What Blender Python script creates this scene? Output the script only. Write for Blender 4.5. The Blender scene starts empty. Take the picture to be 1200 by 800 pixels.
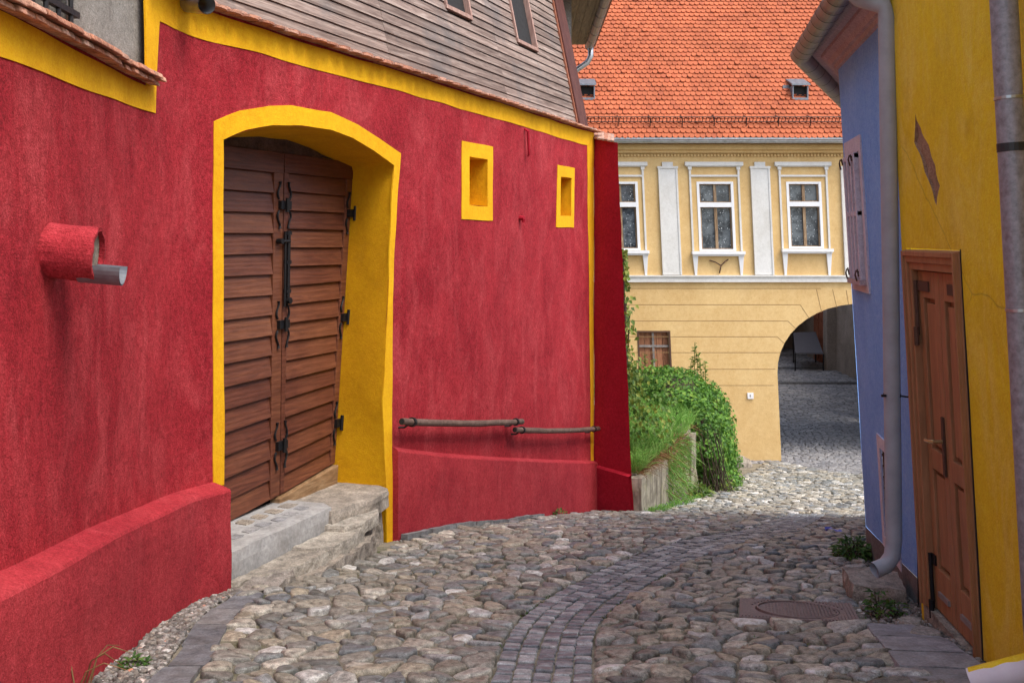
import bpy, math, random
import numpy as np
from mathutils import Vector, noise
from mathutils.geometry import delaunay_2d_cdt

random.seed(7)
R = math.radians
C = bpy.context.scene.collection
F = 1167.0            # focal length of the photograph in its own pixels (35 mm on a 36 mm sensor)

# ------------------------------------------------------------------ materials
class NB:
    def __init__(s, name):
        s.m = bpy.data.materials.new(name); s.m.use_nodes = True
        s.t = s.m.node_tree; s.b = s.t.nodes['Principled BSDF']
        s.co = s.n('ShaderNodeTexCoord').outputs['Object']
    def n(s, typ, ins=None, **pr):
        nd = s.t.nodes.new(typ)
        for k, v in pr.items(): setattr(nd, k, v)
        for k, v in (ins or {}).items(): s.set(nd.inputs[k], v)
        return nd
    def set(s, sock, v):
        if isinstance(v, bpy.types.NodeSocket): s.t.links.new(v, sock)
        else:
            if sock.type == 'RGBA' and len(v) == 3: v = (*v, 1)
            sock.default_value = v
    def map(s, scale, rot=(0, 0, 0)):
        return s.n('ShaderNodeMapping', {'Vector': s.co, 'Scale': scale, 'Rotation': rot}).outputs[0]
    def noise(s, scale, detail=4, rough=.55, vec=None, dist=0):
        return s.n('ShaderNodeTexNoise', {'Vector': vec or s.co, 'Scale': scale, 'Detail': detail, 'Roughness': rough, 'Distortion': dist}).outputs[0]
    def voro(s, scale, vec=None, feature='F1', out='Distance', rnd=1.0):
        return s.n('ShaderNodeTexVoronoi', {'Vector': vec or s.co, 'Scale': scale, 'Randomness': rnd}, feature=feature).outputs[out]
    def ramp(s, fac, stops, interp='LINEAR'):
        nd = s.n('ShaderNodeValToRGB', {'Fac': fac}); cr = nd.color_ramp; cr.interpolation = interp
        while len(cr.elements) < len(stops): cr.elements.new(.5)
        for e, (p, c) in zip(cr.elements, stops):
            e.position = p; e.color = (c, c, c, 1) if isinstance(c, (int, float)) else (*c, 1)
        return nd.outputs[0]
    def mix(s, f, a, b, blend='MIX'):
        return s.n('ShaderNodeMixRGB', {'Fac': f, 'Color1': a, 'Color2': b}, blend_type=blend).outputs[0]
    def math(s, op, a, b=0.5):
        return s.n('ShaderNodeMath', {0: a, 1: b}, operation=op).outputs[0]
    def rnd(s):
        return s.n('ShaderNodeNewGeometry').outputs['Random Per Island']
    def bump(s, h, strength, dist, nrm=None):
        ins = {'Height': h, 'Strength': strength, 'Distance': dist}
        if nrm: ins['Normal'] = nrm
        return s.n('ShaderNodeBump', ins).outputs[0]
    def out(s, col=None, rough=None, nrm=None, metal=None, spec=None):
        for k, v in (('Base Color', col), ('Roughness', rough), ('Normal', nrm), ('Metallic', metal), ('Specular IOR Level', spec)):
            if v is not None: s.set(s.b.inputs[k], v)
        return s.m

def plaster(name, base, dark, light, grain=95, gstr=.55, streak=.5, dirt=None, blot=1.1, mot=.6, fleck=None, crack=0):
    q = NB(name)
    n1 = q.noise(blot, 9, .68, None, .6)
    st = q.noise(1.0, 8, .7, q.map((3.2, 3.2, 1.5)), .8)
    st2 = q.noise(1.0, 8, .72, q.map((11, 11, 5)), .5)
    c = q.mix(q.ramp(n1, [(.38, 0), (.6, 1)]), dark, base)
    c = q.mix(q.math('MULTIPLY', q.ramp(st, [(.45, 0), (.7, 1)]), streak), c, light)
    c = q.mix(q.math('MULTIPLY', q.ramp(st2, [(.45, 0), (.75, 1)]), streak * .35), c, dark)
    big = q.noise(.55, 5, .6, None, 1.2)
    c = q.mix(q.math('MULTIPLY', q.ramp(big, [(.52, 0), (.66, 1)]), .45), c, dark)
    if fleck:
        fl = q.math('MULTIPLY', q.ramp(q.noise(1.0, 6, .8, q.map((22, 22, 4.5)), .8), [(.63, 0), (.72, 1)]), q.ramp(q.noise(1.3, 4, .6), [(.48, 0), (.62, 1)]))
        c = q.mix(q.math('MULTIPLY', fl, fleck[1]), c, fleck[0])
    fine = q.noise(grain, 3, .7)
    c = q.mix(mot, c, q.ramp(fine, [(.32, .22), (.68, .78)]), 'SOFT_LIGHT')
    c = q.mix(mot, c, q.ramp(q.noise(grain * .3, 6, .75), [(.34, .25), (.66, .75)]), 'SOFT_LIGHT')
    if crack:
        wv = q.n('ShaderNodeMixRGB', {'Fac': .12, 'Color1': q.co, 'Color2': q.n('ShaderNodeTexNoise', {'Vector': q.co, 'Scale': 3.0, 'Detail': 6.0}).outputs[1]}).outputs[0]
        ed = q.ramp(q.voro(.75, wv, 'DISTANCE_TO_EDGE'), [(.0, 1), (.005, 0)])
        c = q.mix(q.math('MULTIPLY', q.math('MULTIPLY', ed, q.ramp(q.noise(.9, 3), [(.5, 0), (.56, 1)])), crack), c, (.1, .06, .03))
    if dirt:
        c = q.mix(q.math('MULTIPLY', q.ramp(q.noise(3.1, 8, .7), [(.56, 0), (.7, 1)]), dirt[1]), c, dirt[0])
    nr = q.bump(q.noise(7, 5, .6), .35, .02)
    nr = q.bump(q.noise(grain * .5, 4, .7), gstr * .7, .008, nr); nr = q.bump(fine, gstr, .006, nr)
    return q.out(c, .92, nr, spec=.25)

def wood(name, dark, mid, light, axis, scale=1.0, rough=.7, var=.5, grey=None):
    """axis = mapping scale of the grain: small along the fibre"""
    q = NB(name)
    v = q.map(tuple(a * scale for a in axis))
    r = q.rnd()
    off = q.n('ShaderNodeVectorMath', {0: v, 1: q.n('ShaderNodeCombineXYZ', {0: q.math('MULTIPLY', r, 37.), 1: q.math('MULTIPLY', r, 11.), 2: q.math('MULTIPLY', r, 23.)}).outputs[0]}, operation='ADD').outputs[0]
    g = q.noise(1.0, 8, .62, off, 1.2)
    g2 = q.noise(4.0, 6, .7, off, .4)
    c = q.ramp(g, [(.28, dark), (.5, mid), (.74, light)])
    c = q.mix(.5, c, q.ramp(g2, [(.3, .28), (.7, .72)]), 'OVERLAY')
    if grey:
        c = q.mix(q.math('MULTIPLY', q.ramp(q.noise(1.6, 6, .65), [(.4, 0), (.68, 1)]), grey[1]), c, grey[0])
    hv = q.n('ShaderNodeHueSaturation', {'Color': c, 'Value': q.math('ADD', q.math('MULTIPLY', r, var), 1 - var / 2)}).outputs[0]
    nr = q.bump(g2, .45, .006); nr = q.bump(g, .3, .01, nr)
    return q.out(hv, rough, nr, spec=.3)

def stone(name, stops, rough=.7, scale=14, bstr=.5, moss=None, dust=.35, bd=.012, con=.75):
    q = NB(name)
    r = q.rnd()
    c = q.ramp(r, stops)
    n = q.noise(scale, 7, .65)
    c = q.mix(con, c, q.ramp(n, [(.3, .15), (.7, .85)]), 'OVERLAY')
    sp = q.noise(scale * 7, 3, .7)
    c = q.mix(con * .75, c, q.ramp(sp, [(.32, .2), (.68, .82)]), 'OVERLAY')
    if dust:
        c = q.mix(q.math('MULTIPLY', q.ramp(q.noise(2.3, 6, .7), [(.45, 0), (.7, 1)]), dust), c, (.24, .2, .16))
    if moss:
        c = q.mix(q.math('MULTIPLY', q.ramp(q.noise(1.7, 8, .72), [(.55, 0), (.68, 1)]), moss), c, (.07, .085, .025))
    nr = q.bump(n, bstr, bd); nr = q.bump(sp, .25, .004, nr)
    return q.out(c, rough, nr, spec=.4)

def flat(name, col, rough=.5, metal=0, nscale=20, amt=.3, bstr=.15, spec=.5):
    q = NB(name)
    n = q.noise(nscale, 6, .65)
    c = q.mix(amt, (*col,), q.ramp(n, [(.3, .2), (.7, .8)]), 'OVERLAY')
    return q.out(c, q.ramp(n, [(.3, max(rough - .12, .05)), (.7, min(rough + .12, 1))]), q.bump(n, bstr, .004), metal, spec)

def leafmat(name, stops, trans=.35):
    q = NB(name)
    c = q.ramp(q.rnd(), stops)
    c = q.mix(.4, c, q.ramp(q.noise(2.2, 4), [(.35, .25), (.65, .75)]), 'OVERLAY')
    q.out(c, .55, spec=.35)
    tr = q.n('ShaderNodeBsdfTranslucent', {'Color': c})
    mx = q.n('ShaderNodeMixShader', {0: trans, 1: q.b.outputs[0], 2: tr.outputs[0]})
    q.t.links.new(mx.outputs[0], q.t.nodes['Material Output'].inputs[0])
    return q.m

M = {}
M['red'] = plaster('red_render', (.395, .024, .034), (.27, .009, .018), (.5, .07, .078), streak=.6, gstr=.9, mot=.85, fleck=((.68, .26, .25), .6))
M['red_plinth'] = plaster('red_plinth_render', (.39, .03, .039), (.3, .016, .026), (.47, .066, .074), streak=.4, gstr=.8, mot=.75, fleck=((.62, .2, .2), .35))
M['red_deep'] = plaster('dark_red_render', (.37, .009, .025), (.3, .007, .02), (.42, .018, .036), streak=.25, gstr=.3)
M['yellow'] = plaster('yellow_paint', (.82, .44, .006), (.72, .36, .004), (.85, .5, .02), streak=.3, gstr=.35, blot=2, mot=.35)
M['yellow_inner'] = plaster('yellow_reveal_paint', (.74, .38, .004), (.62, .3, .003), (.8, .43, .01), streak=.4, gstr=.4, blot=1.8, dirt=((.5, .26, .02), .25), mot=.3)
M['ochre'] = plaster('ochre_render', (.84, .58, .02), (.72, .47, .015), (.84, .66, .2), streak=.45, gstr=.45, dirt=((.55, .3, .02), .45), blot=.7, mot=.45, fleck=((.8, .68, .4), .3), crack=.35)
M['blue'] = plaster('blue_render', (.22, .43, .86), (.175, .36, .78), (.29, .5, .88), streak=.6, gstr=.35)
M['brown_plinth'] = plaster('brown_plinth_render', (.19, .185, .185), (.14, .13, .13), (.25, .24, .24), streak=.4)
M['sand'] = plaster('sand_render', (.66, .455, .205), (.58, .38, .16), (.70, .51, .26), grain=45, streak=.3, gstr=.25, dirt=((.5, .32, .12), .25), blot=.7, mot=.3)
M['white_plaster'] = plaster('white_plaster', (.67, .66, .63), (.58, .56, .52), (.72, .71, .69), grain=50, streak=.3, gstr=.2, mot=.25)
M['grey_plaster'] = plaster('grey_plaster', (.27, .255, .23), (.19, .175, .155), (.38, .37, .35), streak=.3, gstr=.5, dirt=((.14, .12, .1), .5), blot=2.4)
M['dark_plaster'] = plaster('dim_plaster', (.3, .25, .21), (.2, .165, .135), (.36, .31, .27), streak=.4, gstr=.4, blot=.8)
M['pink_trim'] = plaster('mauve_trim_paint', (.64, .60, .67), (.54, .5, .57), (.7, .66, .72), streak=.4, gstr=.2)
M['cornice_pink'] = plaster('pinkish_cornice_paint', (.5, .40, .40), (.42, .33, .33), (.56, .46, .46), streak=.3, gstr=.2)
M['bare_plaster'] = plaster('bare_mortar', (.36, .21, .13), (.22, .12, .075), (.42, .28, .19), streak=.3, gstr=.9)
# grain runs along the gate boards, i.e. along the wall direction (.39,.92): rotate so that local x lies along it
def gatewood():
    q = NB('gate_oak')
    rot = q.n('ShaderNodeVectorRotate', {'Vector': q.co, 'Angle': -R(67.2)}, rotation_type='Z_AXIS').outputs[0]
    r = q.rnd()
    sh = q.n('ShaderNodeCombineXYZ', {0: q.math('MULTIPLY', r, 31.), 1: 0., 2: q.math('MULTIPLY', r, 17.)}).outputs[0]
    v = q.n('ShaderNodeVectorMath', {0: rot, 1: sh}, operation='ADD').outputs[0]
    mp = q.n('ShaderNodeMapping', {'Vector': v, 'Scale': (1.4, 10, 13)}).outputs[0]
    g = q.noise(1.0, 7, .6, mp, 2.2)
    w = q.n('ShaderNodeTexWave', {'Vector': mp, 'Scale': .55, 'Distortion': 7., 'Detail': 4., 'Detail Scale': 1.2}, wave_type='BANDS', bands_direction='Z').outputs[1]
    g2 = q.noise(6.0, 5, .7, mp)
    c = q.ramp(g, [(.25, (.066, .018, .0105)), (.5, (.115, .034, .018)), (.75, (.17, .056, .028))])
    c = q.mix(.16, c, q.ramp(w, [(.2, .3), (.8, .68)]), 'OVERLAY')
    c = q.mix(q.math('MULTIPLY', q.ramp(q.noise(1.6, 7, .7), [(.45, 0), (.65, 1)]), .5), c, (.17, .06, .03))
    c = q.mix(.4, c, q.ramp(g2, [(.3, .25), (.7, .75)]), 'OVERLAY')
    c = q.n('ShaderNodeHueSaturation', {'Color': c, 'Value': q.math('ADD', q.math('MULTIPLY', r, .5), .78), 'Hue': q.math('ADD', q.math('MULTIPLY', r, .012), .495)}).outputs[0]
    nr = q.bump(w, .25, .005); nr = q.bump(g2, .5, .004, nr)
    return q.out(c, .5, nr, spec=.4)
M['gate'] = gatewood()
def claddingwood():
    q = NB('weathered_cladding')
    rot = q.n('ShaderNodeVectorRotate', {'Vector': q.co, 'Angle': -R(67.2)}, rotation_type='Z_AXIS').outputs[0]
    r = q.rnd()
    sh = q.n('ShaderNodeCombineXYZ', {0: q.math('MULTIPLY', r, 31.), 1: 0., 2: q.math('MULTIPLY', r, 17.)}).outputs[0]
    v = q.n('ShaderNodeVectorMath', {0: rot, 1: sh}, operation='ADD').outputs[0]
    mp = q.n('ShaderNodeMapping', {'Vector': v, 'Scale': (1.1, 12, 22)}).outputs[0]
    g = q.noise(1.0, 8, .66, mp, 1.0)
    g2 = q.noise(5.0, 5, .72, mp)
    c = q.ramp(g, [(.28, (.08, .052, .042)), (.5, (.21, .153, .128)), (.7, (.35, .28, .24))])
    c = q.mix(.55, c, q.ramp(g2, [(.3, .2), (.7, .78)]), 'OVERLAY')
    c = q.mix(q.math('MULTIPLY', q.ramp(q.noise(1.1, 7, .7), [(.5, 0), (.64, 1)]), .7), c, (.13, .115, .11))
    c = q.n('ShaderNodeHueSaturation', {'Color': c, 'Value': q.math('ADD', q.math('MULTIPLY', r, .4), .8)}).outputs[0]
    nr = q.bump(g2, .6, .005)
    return q.out(c, .85, nr, spec=.2)
M['cladding'] = claddingwood()
M['post'] = wood('dark_red_timber', (.05, .014, .012), (.085, .026, .02), (.13, .05, .038), (14, 14, 1.2), var=.2)
M['soffit'] = wood('soffit_timber', (.12, .085, .05), (.22, .165, .1), (.3, .23, .15), (12, 1.2, 12), var=.4)
M['redwood'] = wood('red_brown_window_wood', (.14, .04, .02), (.24, .08, .04), (.36, .15, .09), (18, 18, 2), var=.4)
M['window_frame'] = wood('faded_window_frame', (.2, .1, .075), (.33, .2, .16), (.42, .28, .23), (18, 18, 2), var=.3)
M['door'] = wood('painted_brown_door', (.28, .125, .058), (.32, .148, .07), (.36, .175, .088), (5, 5, .7), var=.1, rough=.5)
M['rail'] = wood('handrail_wood', (.06, .034, .026), (.12, .072, .056), (.19, .125, .1), (14, 5, 14), var=.2, rough=.6)
M['threshold'] = wood('threshold_wood', (.15, .08, .035), (.27, .16, .08), (.38, .26, .15), (6, 2, 14), var=.2)
M['beam'] = wood('old_beam', (.1, .05, .02), (.2, .12, .05), (.3, .19, .08), (8, 8, 2), var=.4)
M['shutter_wood'] = wood('cellar_shutter_wood', (.16, .06, .03), (.28, .12, .06), (.36, .18, .1), (30, 30, 2), var=.5)
M['mullion'] = wood('peeling_mullion_wood', (.12, .07, .035), (.25, .16, .09), (.42, .33, .22), (20, 20, 3), var=.4)
M['lintel'] = stone('lintel_rough', [(0, (.07, .04, .03)), (1, (.1, .062, .045))], scale=9, bstr=1, dust=.2)
M['groove'] = flat('groove_shade', (.25, .15, .06), .95)  # dark brown standing in for the shade inside the scored joints
M['castiron'] = flat('rusty_cast_iron', (.24, .18, .165), .7, .2, 30, .5)
M['spout_paint'] = flat('pale_pink_paint', (.70, .62, .66), .6, 0, 9, .25)
M['iron'] = flat('black_iron', (.02, .019, .021), .5, .6, 40)
M['rust'] = flat('rusty_iron', (.1, .05, .032), .75, .3, 30, .5)
M['zinc'] = flat('zinc_sheet', (.44, .47, .5), .38, .85, 9, .35)
M['zinc_old'] = flat('old_zinc', (.2, .215, .24), .5, .6, 14, .4)
M['zinc_dull'] = flat('dull_zinc', (.3, .265, .25), .5, .55, 7, .5)
M['pipe_grey'] = flat('galvanised_pipe', (.27, .255, .285), .55, .35, 34, .6)
M['pipe_mauve'] = flat('mauve_painted_pipe', (.33, .345, .39), .5, .0, 5, .25)
M['black_band'] = flat('black_tape', (.02, .02, .024), .6)
M['brass'] = flat('worn_brass', (.62, .5, .26), .35, .9)
M['white_paint'] = flat('white_gloss_paint', (.75, .75, .76), .45, 0, 6, .18)
M['void'] = flat('dark_interior', (.012, .011, .011), .9)
M['litter'] = flat('blue_plastic', (.12, .14, .55), .35)
M['pale_sheet'] = flat('grey_sheet', (.085, .078, .085), .7, 0, 3, .2)
M['concrete'] = stone('concrete', [(0, (.33, .325, .32)), (1, (.36, .355, .35))], scale=5, bstr=.4, rough=.9, con=.4, dust=.35)
M['inlay'] = stone('dark_inlay', [(0, (.2, .2, .21)), (.6, (.25, .25, .26)), (1, (.32, .305, .29))], scale=14, bstr=.5, dust=.3, con=.7)
M['flag'] = stone('sandstone_flag', [(0, (.22, .19, .155)), (.5, (.37, .335, .28)), (1, (.29, .265, .24))], scale=9, bstr=1, dust=.4, rough=.85, bd=.02)
M['flag_brown'] = stone('brown_flag', [(0, (.25, .215, .175)), (1, (.3, .265, .225))], scale=7, bstr=.8, dust=.5, rough=.85, bd=.015)
M['rubble'] = stone('rubble_stone', [(0, (.19, .16, .13)), (.5, (.31, .265, .215)), (1, (.25, .225, .2))], scale=13, bstr=1, dust=.4, rough=.9, bd=.03)
M['slate'] = stone('slate_kerb', [(0, (.11, .115, .125)), (.5, (.155, .16, .17)), (1, (.19, .19, .19))], scale=11, bstr=.5, dust=.3)
M['grooved'] = stone('grey_slab', [(0, (.21, .215, .23)), (.6, (.27, .27, .285)), (1, (.24, .24, .25))], scale=9, bstr=.7, dust=.2, con=.5)
M['cobble'] = stone('cobble_stone', [(0, (.11, .112, .105)), (.13, (.285, .252, .195)), (.27, (.19, .197, .188)), (.4, (.145, .157, .165)), (.53, (.34, .297, .222)), (.64, (.21, .21, .193)), (.74, (.255, .23, .187)), (.85, (.45, .415, .35)), (.93, (.23, .242, .245)), (1, (.6, .575, .53))], rough=.42, scale=24, bstr=1.1, moss=.22, dust=.12, con=1.0)
M['sett'] = stone('sett_stone', [(0, (.135, .147, .165)), (.5, (.215, .23, .248)), (1, (.36, .37, .375))], rough=.42, scale=16, bstr=.6, moss=.2, dust=.12)
M['sett_far'] = stone('passage_sett', [(0, (.15, .15, .16)), (.5, (.21, .205, .21)), (1, (.28, .27, .265))], rough=.5, scale=10, bstr=.4, dust=.2)
M['pebble'] = stone('pebbles', [(0, (.06, .055, .05)), (.2, (.22, .19, .16)), (.4, (.1, .09, .08)), (.6, (.36, .33, .3)), (.8, (.13, .125, .12)), (.965, (.28, .22, .17)), (.985, (.6, .57, .54)), (1, (.5, .2, .12))], scale=30, bstr=.3, dust=.2)
M['wallstone'] = None
def mossy_wall():
    q = NB('mossy_wall_stone')
    v = q.map((14, 14, .8))
    st = q.noise(1.0, 6, .65, v)
    n = q.noise(6, 7, .65)
    c = q.mix(q.ramp(n, [(.35, 0), (.65, 1)]), (.2, .175, .135), (.42, .38, .29))
    c = q.mix(q.math('MULTIPLY', q.ramp(st, [(.48, 0), (.62, 1)]), .8), c, (.085, .07, .055))
    c = q.mix(q.math('MULTIPLY', q.ramp(q.noise(2.4, 6, .7), [(.5, 0), (.65, 1)]), .55), c, (.22, .22, .07))
    return q.out(c, .95, q.bump(n, .7, .02), spec=.2)
M['wallstone'] = mossy_wall()
def earthmat():
    q = NB('sandy_mortar_earth')
    c = q.mix(q.ramp(q.noise(2.2, 8, .7), [(.35, 0), (.65, 1)]), (.15, .13, .097), (.31, .27, .205))
    c = q.mix(q.math('MULTIPLY', q.ramp(q.noise(1.3, 8, .72), [(.52, 0), (.64, 1)]), .75), c, (.06, .075, .022))
    f = q.noise(120, 3, .7)
    c = q.mix(.5, c, q.ramp(f, [(.3, .2), (.7, .8)]), 'OVERLAY')
    return q.out(c, .95, q.bump(f, .8, .008), spec=.15)
M['earth'] = earthmat()
def rooftile():
    q = NB('clay_tile')
    r = q.rnd()
    c = q.ramp(r, [(0, (.36, .095, .042)), (.4, (.395, .108, .046)), (.8, (.42, .117, .051)), (1, (.34, .09, .042))])
    c = q.mix(.35, c, q.ramp(q.noise(1.2, 6, .65), [(.35, .3), (.65, .7)]), 'OVERLAY')
    f = q.noise(30, 4)
    c = q.mix(.25, c, q.ramp(f, [(.3, .25), (.7, .75)]), 'OVERLAY')
    return q.out(c, .85, q.bump(f, .3, .006), spec=.25)
M['tile'] = rooftile()
M['old_tile'] = stone('old_clay_tile', [(0, (.3, .12, .07)), (.4, (.42, .19, .12)), (.8, (.5, .27, .19)), (1, (.36, .24, .19))], scale=18, bstr=.6, dust=.1, rough=.9)
def lacepane():
    q = NB('lace_curtained_glass')
    v = q.voro(22, q.map((1, 1, .6)))
    n = q.noise(14, 4, .7)
    spots = q.math('MULTIPLY', q.ramp(v, [(.12, 1), (.3, 0)]), q.ramp(n, [(.44, 0), (.6, 1)]))
    c = q.mix(q.ramp(q.noise(4, 5, .65), [(.4, 0), (.6, 1)]), (.035, .042, .05), (.13, .15, .165))
    c = q.mix(spots, c, (.6, .63, .66))
    return q.out(c, .12, q.bump(q.noise(3, 2), .05, .01), spec=.5)
M['lace'] = lacepane()
M['glass'] = flat('dark_glass', (.07, .022, .016), .6, 0, 3, .2, 0, .08)
M['ivy'] = leafmat('ivy_leaf', [(0, (.04, .11, .016)), (.5, (.085, .21, .024)), (.85, (.15, .3, .035)), (1, (.22, .34, .05))])
M['ivy_light'] = leafmat('young_ivy_leaf', [(0, (.05, .12, .02)), (.5, (.12, .2, .03)), (1, (.26, .3, .05))])
M['grass'] = leafmat('grass_blade', [(0, (.1, .24, .04)), (.5, (.17, .37, .06)), (1, (.3, .46, .12))])
M['dry'] = leafmat('dry_grass_blade', [(0, (.17, .09, .04)), (.5, (.28, .14, .06)), (1, (.34, .22, .1))])
M['weed'] = leafmat('weed_leaf', [(0, (.035, .09, .018)), (.6, (.07, .16, .03)), (1, (.15, .24, .05))])
M['stem'] = flat('twig', (.07, .045, .03), .9)

# ------------------------------------------------------------------ mesh helpers
class MB:
    def __init__(s): s.v = []; s.f = []
    def add(s, vs, fs):
        o = len(s.v); s.v += [tuple(p) for p in vs]; s.f += [tuple(i + o for i in f) for f in fs]
    def hexa(s, p):      # 4 bottom (ccw from outside-top), 4 top
        s.add(p, [(3, 2, 1, 0), (4, 5, 6, 7), (0, 1, 5, 4), (1, 2, 6, 5), (2, 3, 7, 6), (3, 0, 4, 7)])
    def box(s, x0, x1, y0, y1, z0, z1, f=lambda x, y, z: (x, y, z)):
        s.hexa([f(x0, y0, z0), f(x1, y0, z0), f(x1, y1, z0), f(x0, y1, z0), f(x0, y0, z1), f(x1, y0, z1), f(x1, y1, z1), f(x0, y1, z1)])
    def tube(s, pts, r, n=14, cap=True, open_=False):
        pts = [Vector(p) for p in pts]; rr = r if isinstance(r, (list, tuple)) else [r] * len(pts)
        vs = []; up = None
        for i, p in enumerate(pts):
            t = (pts[min(i + 1, len(pts) - 1)] - pts[max(i - 1, 0)]).normalized()
            if up is None:
                up = Vector((0, 0, 1)) if abs(t.z) < .9 else Vector((1, 0, 0))
            a = t.cross(up).normalized(); b = a.cross(t).normalized(); up = b
            for k in range(n):
                q = 2 * math.pi * k / n
                vs.append(p + (a * math.cos(q) + b * math.sin(q)) * rr[i])
        fs = []
        for i in range(len(pts) - 1):
            for k in range(n):
                k2 = (k + 1) % n
                fs.append((i * n + k, i * n + k2, (i + 1) * n + k2, (i + 1) * n + k))
        if cap:
            fs.append(tuple(range(n - 1, -1, -1))); fs.append(tuple((len(pts) - 1) * n + k for k in range(n)))
        s.add(vs, fs)
    def trough(s, pts, r, n=10, th=.004):
        """half round gutter open at the top"""
        pts = [Vector(p) for p in pts]; vs = []
        for i, p in enumerate(pts):
            t = (pts[min(i + 1, len(pts) - 1)] - pts[max(i - 1, 0)]).normalized()
            a = t.cross(Vector((0, 0, 1))).normalized(); b = a.cross(t).normalized()
            for k in range(n + 1):
                q = math.pi + math.pi * k / n
                vs.append(p + (a * math.cos(q) + b * math.sin(q)) * r)
            for k in range(n, -1, -1):
                q = math.pi + math.pi * k / n
                vs.append(p + (a * math.cos(q) + b * math.sin(q)) * (r - th))
        m = 2 * n + 2; fs = []
        for i in range(len(pts) - 1):
            for k in range(m):
                k2 = (k + 1) % m
                fs.append((i * m + k, i * m + k2, (i + 1) * m + k2, (i + 1) * m + k))
        s.add(vs, fs)
    def leaf(s, p, d, nrm, L, W):
        d = d.normalized(); sd = d.cross(nrm)
        if sd.length < 1e-4: sd = d.cross(Vector((.3, .5, .8)))
        sd.normalize(); up = sd.cross(d)
        s.add([p, p + d * L * .4 + sd * W * .5 + up * W * .15, p + d * L - up * L * .12, p + d * L * .4 - sd * W * .5 + up * W * .15, p + d * L * .45],
              [(0, 1, 4), (1, 2, 4), (2, 3, 4), (3, 0, 4)])
    def blade(s, p, d, L, W, droop):
        sd = d.cross(Vector((random.uniform(-1, 1), random.uniform(-1, 1), .2))).normalized()
        m = p + d * L * .55; t = p + d * L + Vector((d.x, d.y, -1)) * droop * L
        s.add([p - sd * W / 2, p + sd * W / 2, m + sd * W * .35, m - sd * W * .35, t], [(0, 1, 2, 3), (3, 2, 4)])
    def build(s, name, mat, parent=None, smooth=False, bevel=0, origin=None):
        me = bpy.data.meshes.new(name)
        o0 = Vector(origin) if origin is not None else Vector((0, 0, 0))
        me.from_pydata([(v[0] - o0.x, v[1] - o0.y, v[2] - o0.z) for v in s.v], [], s.f); me.update()
        me.materials.append(M[mat] if isinstance(mat, str) else mat)
        o = bpy.data.objects.new(name, me); C.objects.link(o)
        if smooth: me.polygons.foreach_set('use_smooth', [True] * len(me.polygons))
        if bevel:
            bv = o.modifiers.new('bevel', 'BEVEL'); bv.width = bevel; bv.segments = 2; bv.limit_method = 'ANGLE'; bv.angle_limit = R(40)
        if parent is not None:
            o.parent = parent
            q = parent; w = Vector((0, 0, 0))
            while q is not None: w += q.location; q = q.parent
            o.location = o0 - w
        else: o.location = o0
        return o

def thing(name, label, cat, loc, group=None):
    o = bpy.data.objects.new(name, None); C.objects.link(o); o.location = loc; o.empty_display_size = .2
    o['label'] = label; o['category'] = cat
    if group: o['group'] = group
    return o
def tag(o, label=None, cat=None, kind=None, group=None):
    if label: o['label'] = label
    if cat: o['category'] = cat
    if kind: o['kind'] = kind
    if group: o['group'] = group
    return o

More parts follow.
